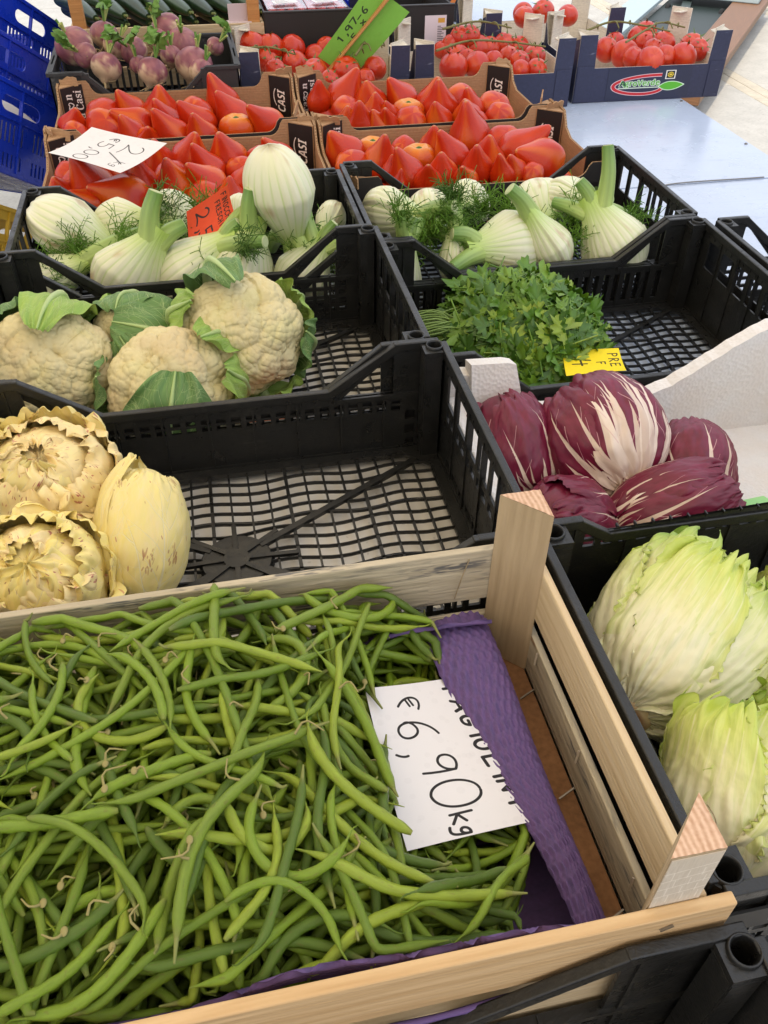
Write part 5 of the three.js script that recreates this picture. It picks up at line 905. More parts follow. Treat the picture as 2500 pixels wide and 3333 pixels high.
// ---------- pale speckled chicory ----------
{
  const G = 'pale chicory heads';
  const rosette = (label, pos, a, b, dir, seed, mats) => {
    const t = thing('chicory_head', label, 'chicory', pos, G), r = RNG(seed); place(t, dir, r() * 6);
    mesh('heart', coreGeo(a * 0.72, b * 0.72, seed, 0.25), mats[0], t);
    const layer = (n, lift, t1, wid, flare, ruf, q) => { for (let k = 0; k < n; k++) mesh('leaf', wrapLeaf({ a, b, phi: k * 6.283 / n + q + r() * 0.5, wid: wid + r() * 0.2, t0: 0.25, t1: t1 + r() * 0.3, lift: lift + r() * 0.03, seed: seed + q * 7 + k * 1.7, ruf: ruf, wr: 0.05, frill: 0.01, flare: flare * (0.3 + r()), nu: 56, nv: 56 }), mats[k % mats.length], t); };
    layer(5, 0.8, 2.75, 1.15, 0.03, 0.07, 0.2); layer(4, 0.9, 2.3, 1.2, 0.05, 0.07, 1.0); layer(4, 0.97, 1.75, 1.15, 0.1, 0.075, 2.2);
    return t;
  };
  rosette('open ruffled chicory head with pinkish specks near the cauliflower crate', [-0.19, 0.142, 0.665], 0.082, 0.078, [0.05, 0.93, 0.35], 710, [casM[0], casM[0], casPlainM]);
  rosette('yellow chicory head with red streaks against the bean crate', [-0.19, 0.135, 0.822], 0.076, 0.074, [0.1, 0.9, 0.42], 730, [casM[1], casM[0], casM[1]]);
  rosette('pale chicory head at the far edge behind the ruffled one', [-0.275, 0.135, 0.632], 0.07, 0.07, [-0.2, 0.9, 0.3], 750, [casM[1]]);
  const t = thing('chicory_head', 'closed oval yellow chicory head on the bare mesh floor', 'chicory', [-0.083, 0.127, 0.762], G); place(t, [0.1, 0.55, -0.82], 0.6);
  mesh('heart', coreGeo(0.05, 0.08, 3, 0.05), casPlainM, t); const r = RNG(8);
  for (let k = 0; k < 8; k++) mesh('leaf', wrapLeaf({ a: 0.053, b: 0.083, phi: k * 2.35, wid: 1.0 + r() * 0.35, t0: 0.15, t1: 2.3 + r() * 0.7, lift: 0.93 + k * 0.014, seed: 770 + k * 3, ruf: 0.03, wr: 0.035, frill: k > 5 ? 0.014 : 0.004, flare: k > 6 ? 0.12 : 0, nu: 50, nv: 50 }), casPlainM, t);
}
// ---------- escarole ----------
{
  const esc = (label, pos, a, b, dir, roll, seed, n) => {
    const t = thing('escarole_head', label, 'escarole', pos, 'escarole heads'), r = RNG(seed); place(t, dir, roll);
    mesh('heart', coreGeo(a * 0.86, b * 0.9, seed, 0.05), escM[1], t);
    for (let k = 0; k < n; k++) { const out = k / n; mesh('leaf', wrapLeaf({ a, b, phi: k * 2.399 + r() * 0.3, wid: 0.7 + r() * 0.3, t0: 0.14, t1: 1.95 + r() * 0.75 - 0.3 * out, lift: 0.93 + 0.1 * out, seed: seed + k * 1.9, ruf: 0.05, wr: 0.03, frill: 0.036, flare: 0.03 + 0.3 * r() * (out > 0.3 ? 1 : 0.3), teeth: 0.24, nu: 64, nv: 56 }), escM[k % 2], t); }
    cutStem(t, -b * 0.96, a * 0.27, [0.5, 0.2, 0.1], [0.62, 0.48, 0.28], 0.006); return t;
  };
  esc('largest escarole head with green frilly leaf tips and red brown stem end', [0.43, 0.158, 1.045], 0.084, 0.1, [0.8, 0.12, -0.6], 0.4, 810, 11);
  esc('escarole head with creamy ribs beside the front wooden post', [0.412, 0.155, 1.208], 0.07, 0.08, [0.72, 0.3, -0.62], 1.3, 830, 10);
  esc('yellow green escarole head between the other two heads', [0.512, 0.14, 1.135], 0.064, 0.075, [0.3, 0.85, -0.3], 2.2, 850, 10);
  esc('escarole head deep in the crate by its outer wall', [0.6, 0.12, 1.02], 0.06, 0.07, [0.5, 0.8, 0.1], 1.1, 870, 8);
}
// ---------- cauliflowers ----------
function curdGeo(R, seed) {                                  // dome of clustered florets
  const r = RNG(seed), fib = (n, j) => { const o = []; for (let i = 0; i < n; i++) { const y = 1 - (i + 0.5) / n * 2, p = i * 2.39996 + seed, s = Math.sqrt(1 - y * y); const q = V(s * Math.cos(p) + (r() - 0.5) * j, y + (r() - 0.5) * j, s * Math.sin(p) + (r() - 0.5) * j).normalize(); q.k = 0.8 + r() * 0.4; o.push(q); } return o; };
  const A = fib(24, 0.3), B = fib(190, 0.14), C = fib(1300, 0.06);
  const grid = (L, n) => { const m = new Map(); L.forEach(p => { const k = [Math.floor((p.x + 1) * n), Math.floor((p.y + 1) * n), Math.floor((p.z + 1) * n)].join(); (m.get(k) || m.set(k, []).get(k)).push(p); }); return (q) => { let d = 9, w = 1; const X = Math.floor((q.x + 1) * n), Y = Math.floor((q.y + 1) * n), Z = Math.floor((q.z + 1) * n); for (let a = -1; a < 2; a++) for (let b = -1; b < 2; b++) for (let c = -1; c < 2; c++) { const l = m.get([X + a, Y + b, Z + c].join()); if (l) for (const p of l) { const e = p.distanceToSquared(q); if (e < d) { d = e; w = p.k; } } } return [Math.sqrt(d), w]; }; };
  const near = (q) => { let d = 9, w = 1; for (const p of A) { const e = p.distanceToSquared(q); if (e < d) { d = e; w = p.k; } } return [Math.sqrt(d), w]; };
  const gb = grid(B, 7), gc = grid(C, 14);
  return patch((u, v) => {
    const th = u * 2.35, p = v * Math.PI * 2, q = V(Math.sin(th) * Math.cos(p), Math.cos(th), Math.sin(th) * Math.sin(p));
    const [a, wa] = near(q), [b, wb] = gb(q), [c] = gc(q);
    let h = 1 + 0.2 * wa * Math.sqrt(Math.max(0, 1 - Math.pow(a / 0.52, 2))) - 0.14 + 0.075 * wb * Math.sqrt(Math.max(0, 1 - Math.pow(b / 0.19, 2))) + 0.024 * Math.sqrt(Math.max(0, 1 - Math.pow(c / 0.062, 2)));
    h += 0.05 * n3(q.x * 1.5 + seed, q.y * 1.5, q.z * 1.5);
    return [q.x * R * h, q.y * R * h * 0.88, q.z * R * h];
  }, 170, 380, (u, v, p) => { const n = fbm(p[0] * 40 + seed, p[1] * 40, p[2] * 40, 4), m = n3(p[0] * 22, p[1] * 22 + seed, p[2] * 22); let c = mix3([0.72, 0.61, 0.31], [0.77, 0.68, 0.4], clamp(0.5 + n)); c = mix3(c, [0.68, 0.53, 0.3], sst(0.15, 0.55, m) * 0.6); return mix3(c, [0.72, 0.68, 0.3], sst(0.25, 0.6, -m) * 0.35); }, true);
}
const curdM = std({ vertexColors: true, roughness: 0.75, bumpMap: speck, bumpScale: 0.0006 });
const ribM = phy({ vertexColors: true, roughness: 0.45, side: THREE.DoubleSide });
// leaf hugging the head: starts under it at azimuth phi, rises and bends over; thick pale midrib
function cauLeaf(t, R, phi, o) {
  const { len = 1.5, wid = 0.55, over = 0.5, out = 1.16, seed = 1, mat = 0, tw = 0 } = o;
  const path = (s) => { const th = 2.3 - s * len; const k = out + 0.10 * Math.sin(s * 3) + over * s * s * 0.25; return V(Math.sin(th) * R * k, Math.cos(th) * R * k * 0.9, 0); };
  const f = (u, v) => { const q = v * 2 - 1, p = path(u), w = wid * R * Math.pow(Math.sin(Math.PI * clamp(0.06 + u * 0.9)), 0.6) * (0.35 + 0.65 * sst(0, 0.4, u)), e = Math.abs(q); const rf = R * (0.075 * sst(0.4, 1, e) * Math.sin(u * 19 + seed + q * 4) + 0.09 * n3(u * 4 + seed, q * 3, 2)); const nn = p.clone().normalize(); const z = q * w * 1.25; return [p.x + nn.x * (rf - 0.28 * z * z / R), p.y + nn.y * (rf - 0.28 * z * z / R), z + tw * u * R]; };
  const g = new THREE.Group(); g.name = 'leaf'; g.rotation.y = -phi; t.add(g);
  mesh('blade', patch(f, 40, 30), cauM[mat], g);
  const pts = []; for (let i = 0; i <= 8; i++) { const p = f(i / 8, 0.5); const n = V(p[0], p[1], 0).normalize().multiplyScalar(0.0015); pts.push(V(p[0] + n.x, p[1] + n.y, p[2])); }
  mesh('midrib', tube(pts, (s) => R * (0.115 * (1 - s) + 0.016), 20, 10, true, (s) => mix3([0.58, 0.66, 0.34], [0.36, 0.5, 0.18], s)), ribM, g);
}
function cauli(label, pos, R, dir, seed, leaves) {
  const t = thing('cauliflower', label, 'cauliflower', pos, 'cauliflowers in the crate'); place(t, dir, 0);
  mesh('curd', curdGeo(R, seed), curdM, t);
  for (const [phi, o] of leaves) cauLeaf(t, R, phi, { seed: seed + phi * 3, ...o });
  return t;
}
cauli('cauliflower with bare cream curd and one arched pale leaf behind it', [-0.213, 0.135, 0.395], 0.08, [0.05, 0.86, 0.5], 3, [[-1.3, { len: 2.2, wid: 0.5, over: 0.2, out: 1.24, mat: 1 }], [-2.4, { len: 1.5, wid: 0.6, mat: 0 }], [0.1, { len: 1.0, wid: 0.5, mat: 1 }], [3.3, { len: 1.1, mat: 0 }], [1.4, { len: 0.6, mat: 1 }]]);
cauli('small cauliflower wrapped in dark green leaves behind the others', [-0.1, 0.118, 0.318], 0.062, [-0.25, 0.8, 0.5], 11, [[0.4, { len: 2.3, wid: 0.85, mat: 0, over: 0.3, out: 1.26 }], [-1.3, { len: 2.0, wid: 0.8, mat: 0 }], [1.3, { len: 2.0, wid: 0.8, mat: 0, out: 1.25 }], [2.6, { len: 1.5, mat: 1 }], [-2.4, { len: 1.6, wid: 0.7, mat: 1 }]]);
cauli('cauliflower with a big ribbed leaf folded across its front', [-0.045, 0.12, 0.452], 0.08, [0.05, 0.82, 0.55], 19, [[1.75, { len: 2.15, wid: 0.72, over: 0.25, out: 1.27, mat: 0, tw: -0.15 }], [0.1, { len: 1.5, wid: 0.5, mat: 1 }], [-0.7, { len: 1.7, wid: 0.4, mat: 1 }], [3.2, { len: 1.2, mat: 0 }], [0.8, { len: 1.1, wid: 0.6, mat: 0 }]]);
cauli('tallest cauliflower with open curd next to the empty mesh floor', [0.062, 0.148, 0.368], 0.081, [0.12, 0.8, 0.58], 27, [[0.2, { len: 1.25, wid: 0.45, mat: 0 }], [-0.5, { len: 1.2, wid: 0.5, mat: 1 }], [3.4, { len: 1.5, wid: 0.4, mat: 1 }], [-2.0, { len: 2.0, wid: 0.4, over: 0.9, out: 1.2, mat: 0 }], [1.2, { len: 0.75, wid: 0.6, mat: 1 }]]);
// ---------- parsley ----------
{
  const t = thing('parsley_bunch', 'bunch of flat leaf parsley lying in the half empty black crate', 'parsley', [0.5, 0.012, 0.3]), r = RNG(66);
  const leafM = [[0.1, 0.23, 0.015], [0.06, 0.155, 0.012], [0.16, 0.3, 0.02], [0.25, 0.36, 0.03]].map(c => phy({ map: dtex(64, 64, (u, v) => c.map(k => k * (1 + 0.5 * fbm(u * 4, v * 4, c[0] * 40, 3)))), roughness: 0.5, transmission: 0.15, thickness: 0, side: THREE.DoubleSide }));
  // a leaflet: three toothed lobes, cupped
  const leaflet = (s, q) => { const P = [0, 0, 0], I = [], U = [0.5, 0.5], N = 27, up = (x, z) => 0.16 * (x * x + z * z) / s - 0.10 * Math.abs(x) ; for (let i = 0; i <= N; i++) { const a = lerp(-2.25, 2.25, i / N), lobe = 0.62 + 0.38 * Math.pow(Math.abs(Math.cos(a * 1.42)), 0.6), tooth = i % 3 === 1 ? 1.1 : i % 3 === 2 ? 0.98 : 0.8, R = s * lobe * tooth * (1 + 0.12 * Math.sin(q * 7 + i)); const x = Math.sin(a) * R * 0.85, z = Math.cos(a) * R; P.push(x, up(x, z) * 1.2 + 0.1 * s * Math.sin(i * 1.3 + q), z); U.push(0.5 + x / s * 0.4, 0.5 + z / s * 0.4); if (i) I.push(0, i, i + 1); } return geo(P, I, null, U); };
  const sprig = (seed) => { const q = RNG(seed), g = []; const base = leaflet(0.017, seed); for (let k = 0; k < 5; k++) { const m = new THREE.Matrix4().compose(V((k % 2 ? 1 : -1) * (k < 4 ? 0.013 + 0.004 * q() : 0), 0.003 * q(), k < 4 ? -0.018 + (k >> 1) * 0.018 : 0.02), new THREE.Quaternion().setFromEuler(new THREE.Euler((q() - 0.5) * 0.9, (k % 2 ? 1 : -1) * (k < 4 ? 0.9 : 0.1), (q() - 0.5) * 1.0)), V(1, 1, 1).multiplyScalar(0.75 + q() * 0.5)); g.push(base.clone().applyMatrix4(m)); } g.push(tube([V(0, -0.004, -0.05), V(0, 0, -0.02), V(0, 0.001, 0.012)], 0.0009, 6, 4)); return join(g); };
  const SG = [1, 2, 3, 4, 5, 6, 7, 8].map(sprig);
  // leafy mass: an ellipsoid heap lying on the crate floor
  const C = V(0.035, 0.052, -0.005);
  for (let i = 0; i < 285; i++) {
    const u = r() * 2 - 1, a = r() * Math.PI * 2, s = Math.sqrt(1 - u * u), d = V(s * Math.cos(a), Math.abs(u) * 1.0 - 0.05, s * Math.sin(a)), k = 0.72 + 0.32 * Math.pow(r(), 0.5);
    const p = V(C.x + d.x * 0.118 * k, C.y + d.y * 0.08 * k - 0.014, C.z + d.z * 0.155 * k); if (p.y < 0.006) p.y = 0.006 + r() * 0.02;
    const m = mesh('leaf', SG[(r() * 8) | 0], leafM[r() < 0.1 ? 3 : (r() * 3) | 0], t); m.position.copy(p);
    const n = d.clone().add(V((r() - 0.5) * 0.9, 0.5, (r() - 0.5) * 0.9 + 0.2)).normalize(); m.quaternion.setFromUnitVectors(V(0, 1, 0), n).multiply(new THREE.Quaternion().setFromAxisAngle(V(0, 1, 0), r() * 6.28)); m.scale.setScalar(1.05 + r() * 0.75);
  }
  // darker inner mass of leaves that fills the heap
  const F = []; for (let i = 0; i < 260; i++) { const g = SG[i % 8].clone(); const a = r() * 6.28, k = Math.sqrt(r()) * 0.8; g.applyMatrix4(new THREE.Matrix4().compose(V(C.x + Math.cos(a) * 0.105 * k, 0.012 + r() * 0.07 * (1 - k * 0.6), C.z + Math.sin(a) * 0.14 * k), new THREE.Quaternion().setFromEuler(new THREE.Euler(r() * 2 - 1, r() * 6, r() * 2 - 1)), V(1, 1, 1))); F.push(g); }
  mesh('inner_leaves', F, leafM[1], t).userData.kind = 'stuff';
  const stemM = std({ color: lin(0.19, 0.29, 0.06), roughness: 0.55 });
  for (let i = 0; i < 90; i++) { const y0 = 0.02 + r() * 0.06, z0 = (r() - 0.5) * 0.07 - 0.015, z1 = (r() - 0.5) * 0.2; mesh('stem', tube([V(-0.185 + r() * 0.03, y0, z0), V(-0.11, y0 + 0.006 * r() + 0.004, z0 * 0.9), V(-0.04, 0.03 + r() * 0.05, lerp(z0, z1, 0.6)), V(0.02, 0.03 + r() * 0.06, z1)], 0.0013, 12, 5, false), stemM, t); }
}
// ---------- handwritten price cards ----------
const PEN = (x, c, w) => { x.strokeStyle = c; x.lineWidth = w; x.lineCap = 'round'; x.lineJoin = 'round'; };
function strokes(x, list, S = 1, ox = 0, oy = 0) { for (const st of list) { x.beginPath(); st.forEach((p, i) => { const q = [p[0] * S + ox, p[1] * S + oy]; if (!i) x.moveTo(...q); else if (p.length === 2) x.lineTo(...q); else if (p.length === 4) x.quadraticCurveTo(q[0], q[1], p[2] * S + ox, p[3] * S + oy); else x.bezierCurveTo(q[0], q[1], p[2] * S + ox, p[3] * S + oy, p[4] * S + ox, p[5] * S + oy); }); x.stroke(); } }
// glyphs in a 100-high cell drawn with marker strokes
const GL = {
  '€': [[[80, 20], [30, -15, 8, 50, 60, 92]], [[38, 42], [62, 34]], [[40, 56], [64, 48]]],
  '6': [[[64, 2], [14, 22, 10, 98, 44, 98], [78, 96, 66, 44, 40, 50], [22, 56, 18, 70, 22, 78]]],
  '9': [[[66, 20], [40, 0, 14, 20, 22, 44], [36, 66, 66, 50, 66, 20], [68, 60, 62, 98]]],
  '0': [[[48, 6], [14, 8, 8, 92, 46, 96], [88, 92, 88, 10, 52, 6]]],
  '2': [[[16, 26], [30, -8, 78, 6, 66, 42], [54, 68, 22, 84, 14, 96], [50, 84, 84, 98]]],
  '5': [[[70, 6], [28, 8], [24, 46], [60, 34, 86, 70, 48, 94], [30, 100, 14, 86]]],
  '4': [[[30, 6], [20, 56], [76, 52]], [[62, 26], [56, 98]]],
  '1': [[[34, 24], [52, 6], [50, 96]]], ',': [[[44, 88], [48, 100, 36, 116]]], '/': [[[78, 0], [22, 100]]], '-': [[[20, 54], [70, 52]]], '7': [[[16, 10], [72, 8], [40, 96]]],
  k: [[[26, 4], [28, 96]], [[70, 40], [30, 66], [74, 96]]], g: [[[64, 44], [34, 36, 22, 76, 48, 78], [66, 74, 64, 44], [66, 110, 56, 128, 22, 116]]], x: [[[22, 40], [72, 94]], [[70, 40], [20, 96]]],
  F: [[[76, 8], [26, 8], [28, 98]], [[28, 52], [64, 50]]], A: [[[14, 98], [46, 4], [82, 98]], [[26, 66], [72, 64]]], G: [[[78, 20], [30, -6, 6, 60, 34, 92], [72, 104, 80, 60], [52, 58]]], I: [[[48, 6], [50, 96]]], O: [[[48, 6], [10, 10, 10, 92, 48, 96], [90, 90, 86, 8, 48, 6]]], L: [[[24, 4], [26, 94], [80, 90]]], N: [[[18, 96], [22, 8], [72, 94], [76, 6]]], P: [[[26, 98], [24, 6], [84, 4, 84, 56, 28, 54]]], R: [[[24, 98], [24, 6], [82, 4, 80, 52, 28, 50], [78, 98]]], E: [[[76, 8], [24, 8], [26, 96], [80, 94]], [[26, 50], [66, 48]]], C: [[[80, 18], [30, -8, 4, 70, 36, 94], [66, 98, 80, 84]]], H: [[[22, 6], [24, 98]], [[74, 4], [76, 98]], [[24, 52], [74, 50]]], S: [[[76, 16], [30, -8, 12, 40, 48, 48], [94, 60, 70, 104, 18, 86]]],
  "'": [[[46, 4], [44, 22]]],
};
function write(x, text, ox, oy, h, adv = 0.86, jit = 0) { let px = ox; const r = RNG(text.length * 7 + 1); for (const ch of text) { const g = GL[ch]; if (g) strokes(x, g, h / 100, px, oy + (r() - 0.5) * jit * h); px += h * adv * (ch === 'I' || ch === ',' || ch === "'" ? 0.62 : 1); } }
const cardMat = (w, h, bg, draw) => { const t = ctex(w, h, (x) => { x.fillStyle = bg; x.fillRect(0, 0, w, h); const r = RNG(w + h); for (let i = 0; i < 260; i++) { x.globalAlpha = 0.012; x.fillStyle = r() < 0.5 ? '#000' : '#fff'; x.beginPath(); x.arc(r() * w, r() * h, 2 + r() * 16, 0, 7); x.fill(); } x.globalAlpha = 1; draw(x); }); return std({ map: t, roughness: 0.75, side: THREE.DoubleSide }); };
// a sheet through four corners (tl, tr, br, bl as read), sagging by `sag` along its middle
function sheet(name, label, c, mat, sag = 0, jag = 0, curlf) {
  const [a, b, d, e] = c.map(p => V(...p)), n = b.clone().sub(a).cross(e.clone().sub(a)).normalize();
  const o = a.clone();
  const g = patch((u, v) => { const q = (u === 1 && jag) ? 0.012 * n3(v * 30, 3, 1) : 0; const uu = 1 - u; const p = a.clone().lerp(b, v).lerp(e.clone().lerp(d, v), uu + q).sub(o).addScaledVector(n, sag * Math.sin(v * Math.PI) * (0.6 + 0.4 * u) + sag * 0.3 * Math.sin(u * 4 + v * 3) + (curlf ? curlf(u, v) : 0)); return [p.x, p.y, p.z]; }, 20, 24);
  const m = mesh(name, g, mat); m.position.copy(o); return tag(m, label, 'price card', 'handwritten price cards');
}
// beans: the sheet lies on the heap, read from the far side
sheet('price_card', 'white price card reading 6,90 kg lying on the green beans', [[0.207, 0.160, 1.046], [0.247, 0.154, 1.19], [0.124, 0.179, 1.207], [0.119, 0.186, 1.06]], cardMat(768, 512, '#e3e1e5', (x) => {
  PEN(x, '#1d1a1c', 15); write(x, 'FAGIOLINI', 30, 22, 84, 0.98, 0.08); PEN(x, '#1d1a1c', 11); write(x, '€', 34, 250, 130); write(x, '6', 160, 230, 180, 0.78); write(x, ',', 285, 250, 170); write(x, '9', 350, 200, 170); write(x, '0', 470, 170, 210); write(x, 'kg', 640, 250, 88, 0.66);
}), 0.003);
sheet('price_card', 'white price sheet reading 2 kg 5,00 propped over the tomatoes', [[-0.03, 0.198, -0.33], [-0.122, 0.188, -0.215], [-0.266, 0.19, -0.345], [-0.186, 0.196, -0.47]], cardMat(512, 700, '#e0dee0', (x) => {
  PEN(x, '#3a383a', 9); x.save(); x.translate(30, 60); write(x, '2', 60, 20, 190); write(x, '/', 200, 40, 210); PEN(x, '#4a484a', 6); write(x, 'kg', 320, 20, 80, 0.7); PEN(x, '#3a383a', 9); write(x, '€', 10, 300, 100); write(x, '5', 90, 290, 150); write(x, ',', 180, 300, 140); write(x, '0', 240, 300, 140); write(x, '0', 345, 310, 140); x.restore();
}), 0.006);
sheet('price_card', 'orange price card reading finocchi freschi 2,50 stuck among the fennel', [[-0.002, 0.195, 0.015], [0.074, 0.226, -0.012], [0.082, 0.178, 0.018], [-0.006, 0.12, 0.05]].slice(0).map((p, i, A) => A[(i + 1) % 4]), cardMat(512, 512, '#e8512e', (x) => {
  PEN(x, '#4a2a24', 12); write(x, 'FINOCCHI', 40, 30, 62, 0.9, 0.1); write(x, 'FRESCHI', 90, 118, 56, 0.9, 0.1); PEN(x, '#3b2c30', 18); write(x, '2,50', 60, 240, 170, 0.8);
}), 0.012);
sheet('price_card', 'yellow price card reading PRE F 4 under the parsley leaves', [[0.654, 0.083, 0.412], [0.636, 0.088, 0.482], [0.536, 0.092, 0.486], [0.562, 0.086, 0.402]], cardMat(400, 512, '#f0d60c', (x) => {
  PEN(x, '#39340a', 13); write(x, 'PRE', 60, 24, 92, 0.9); write(x, 'F', 190, 150, 80); PEN(x, '#39340a', 18); write(x, '4', 120, 270, 170);
}), 0.003);
sheet('price_card', 'light green price card tucked between polystyrene box and escarole crate', [[0.735, 0.035, 0.742], [0.79, 0.055, 0.885], [0.64, 0.06, 0.885], [0.655, 0.035, 0.742]], cardMat(512, 512, '#9fd992', (x) => {
  PEN(x, '#2a4a5c', 17); write(x, 'RADICCHI', 40, 50, 88, 0.72); write(x, '2,', 150, 230, 160);
}), 0.006);
{ // orange card lying under the cauliflower crate's mesh floor rim
  sheet('price_card', 'orange price card lying flat beneath the cauliflowers by the rim', [[0.02, 0.062, 0.46], [0.115, 0.064, 0.455], [0.12, 0.075, 0.535], [0.03, 0.075, 0.54]], cardMat(128, 128, '#ec7346', (x) => { PEN(x, '#5a2f24', 5); write(x, '2', 40, 40, 50); }), 0.003);
}
{ // green card on a wooden peg in the vine tomatoes
  const t = thing('price_card', 'green price card held on a long wooden peg above vine tomatoes', 'price card', [0.435, 0.1, -1.12], 'handwritten price cards');
  const c = [[-0.003, 0.124, -0.06], [0.19, 0.2, -0.1], [0.215, 0.085, -0.07], [0.04, -0.025, -0.045]], P = [[0, 0.119, -0.08], [0.05, 0.18, -0.09], [0.176, 0.19, -0.095], [0.21, 0.088, -0.08], [0.17, 0.06, -0.07], [0.037, -0.022, -0.07], [-0.024, 0.011, -0.07]];
  const Q = (u, v) => { const q = [[-0.035, 0.035], [0.12, 0.215], [0.235, 0.14], [0.06, -0.03]]; const A = [lerp(q[0][0], q[1][0], v), lerp(q[0][1], q[1][1], v)], B = [lerp(q[3][0], q[2][0], v), lerp(q[3][1], q[2][1], v)]; return [lerp(B[0], A[0], u), lerp(B[1], A[1], u), -0.075 + 0.008 * Math.sin(v * 3)]; };
  mesh('card', patch(Q, 8, 10), cardMat(512, 400, '#79b441', (x) => { PEN(x, '#26351c', 10); x.save(); write(x, '1,97', 130, 40, 62, 0.8); write(x, '-6', 300, 60, 56); write(x, '-5,', 150, 130, 52); write(x, 'x', 290, 110, 50); x.restore(); }), t);
  mesh('peg', bar([-0.06, -0.055, -0.062], [0.19, 0.2, -0.062], 0.006, 0.024, V(0, 0, 1), 0.002), MAT.woodOrange, t);
}
// ---------- turnips in a scuffed grey crate ----------
{
  const t = thing('turnip_crate', 'scuffed dark grey plastic crate full of purple turnips', 'crate', [-0.084, 0.001, -1.18]);
  const W = 0.244, D = 0.178, H = 0.17, dip = 0.055, m = MAT.plasticGrey;
  for (const e of [1, -1]) { const g = mesh('end_wall', [flat([[-W, 0], [W, 0], [W, H], [W - 0.085, H], [W - 0.145, H - dip], [-W + 0.145, H - dip], [-W + 0.085, H], [-W, H]], 0.004, [...Array(14)].map((_, k) => rect(-0.14 + k * 0.02, 0.02, -0.128 + k * 0.02, H - dip - 0.022))), bar([W - 0.085, H - 0.005, 0.002], [W - 0.145, H - dip - 0.005, 0.002], 0.014, 0.01), bar([-W + 0.085, H - 0.005, 0.002], [-W + 0.145, H - dip - 0.005, 0.002], 0.014, 0.01), box(2 * W - 0.29, 0.01, 0.014, 0, H - dip - 0.005, 0.002), box(0.086, 0.008, 0.014, W - 0.043, H - 0.004, 0.002), box(0.086, 0.008, 0.014, -W + 0.043, H - 0.004, 0.002), box(0.02, H - 0.01, 0.012, W - 0.09, H / 2, 0.002), box(0.02, H - 0.01, 0.012, -W + 0.09, H / 2, 0.002)], m, t); g.position.z = e > 0 ? D - 0.004 : -D; }
  for (const s of [-1, 1]) { const g = mesh('side_wall', [flat([[-D, 0], [D, 0], [D, H], [-D, H]], 0.004, [...Array(5)].map((_, k) => rect(-0.13 + k * 0.054, 0.06, -0.09 + k * 0.054, 0.13))), box(2 * D, 0.01, 0.016, 0, H - 0.005, 0.002)], m, t); g.rotation.y = Math.PI / 2; g.position.x = s > 0 ? W - 0.004 : -W; }
  mesh('floor', box(2 * W - 0.01, 0.008, 2 * D - 0.01, 0, 0.005, 0), m, t);
  const turnG = [1, 2, 3, 4].map(sd => patch((u, v) => { const th = u * Math.PI, a = v * Math.PI * 2, k = 1 + 0.06 * n3(Math.cos(a) * 1.5 + sd, Math.sin(a) * 1.5, u * 3) + 0.02 * n3(Math.cos(a) * 6, Math.sin(a) * 6, u * 12 + sd); const tail = sst(0.86, 1, u); return [0.5 * Math.sin(th) * Math.cos(a) * k, 0.44 * Math.cos(th) - 0.12 * tail, 0.5 * Math.sin(th) * Math.sin(a) * k]; }, 26, 34, (u, v) => { const a = v * 6.283, n = fbm(Math.cos(a) * 2 + sd, u * 4, Math.sin(a) * 2, 4); const pur = mix3([0.18, 0.045, 0.075], [0.36, 0.14, 0.15], clamp(0.5 + n * 1.5)), cr = mix3([0.55, 0.38, 0.24], [0.64, 0.48, 0.32], clamp(0.5 + n)); let c = mix3(pur, cr, sst(0.45, 0.66, u + n * 0.5)); return mix3(c, [0.35, 0.24, 0.12], sst(0.12, 0.45, fbm(Math.cos(a) * 5 + sd * 3, u * 9, Math.sin(a) * 5, 4)) * 0.75); }, true));
  const tm = phy({ vertexColors: true, roughness: 0.5, side: THREE.DoubleSide }), rootM = std({ color: lin(0.42, 0.32, 0.18), roughness: 0.9 }), lf = [std({ color: lin(0.12, 0.25, 0.04), roughness: 0.6, side: THREE.DoubleSide }), std({ color: lin(0.36, 0.42, 0.12), roughness: 0.6, side: THREE.DoubleSide })];
  const r = RNG(808), lab = ['turnip with cream scarred side in the crate corner', 'cream turnip behind the leafy one', 'turnip heaped highest in the crate', 'small bright purple turnip on the heap', 'turnip with a tuft of yellow cut stalks', 'dark purple turnip with green leaf stubs at the rim', 'purple turnip in the middle of the heap', 'flat purple turnip resting on the crate rim', 'pink and white turnip by the rim corner', 'small brownish turnip in the far corner', 'turnip behind the scarred one', 'small turnip wedged at the rim', 'turnip below the pink and white one', 'turnip under the scarred one', 'turnip buried in the middle'];
  TURNIPS.forEach(([x, y, z, s], i) => {
    const o = thing('turnip', lab[i], 'turnip', [x, y, z], 'turnips in the grey crate'), w = clamp(s, 0.05, 0.105);
    const q = new THREE.Quaternion().setFromEuler(new THREE.Euler((r() - 0.2) * 1.6, r() * 6, (r() - 0.5) * 1.6)), b = mesh('root', turnG[i % 4], tm, o); b.scale.setScalar(w); b.quaternion.copy(q);
    const up = V(0, 1, 0).applyQuaternion(q), dn = up.clone().multiplyScalar(-1);
    mesh('tap_root', tube([dn.clone().multiplyScalar(w * 0.5), dn.clone().multiplyScalar(w * 0.8).add(V((r() - 0.5) * 0.03, 0.01, 0)), dn.clone().multiplyScalar(w * (1 + r())).add(V((r() - 0.5) * 0.1, r() * 0.06, (r() - 0.5) * 0.05))], (k) => 0.0036 * (1 - 0.6 * k), 12, 5), rootM, o);
    for (let k = 0; k < 4; k++) { const a = V(r() - 0.5, r() * 0.3, r() - 0.5).multiplyScalar(0.13); mesh('rootlet', tube([dn.clone().multiplyScalar(w * 0.46), dn.clone().multiplyScalar(w * 0.6).addScaledVector(a, 0.5), dn.clone().multiplyScalar(w * 0.7).add(a)], 0.0013, 8, 4), rootM, o); }
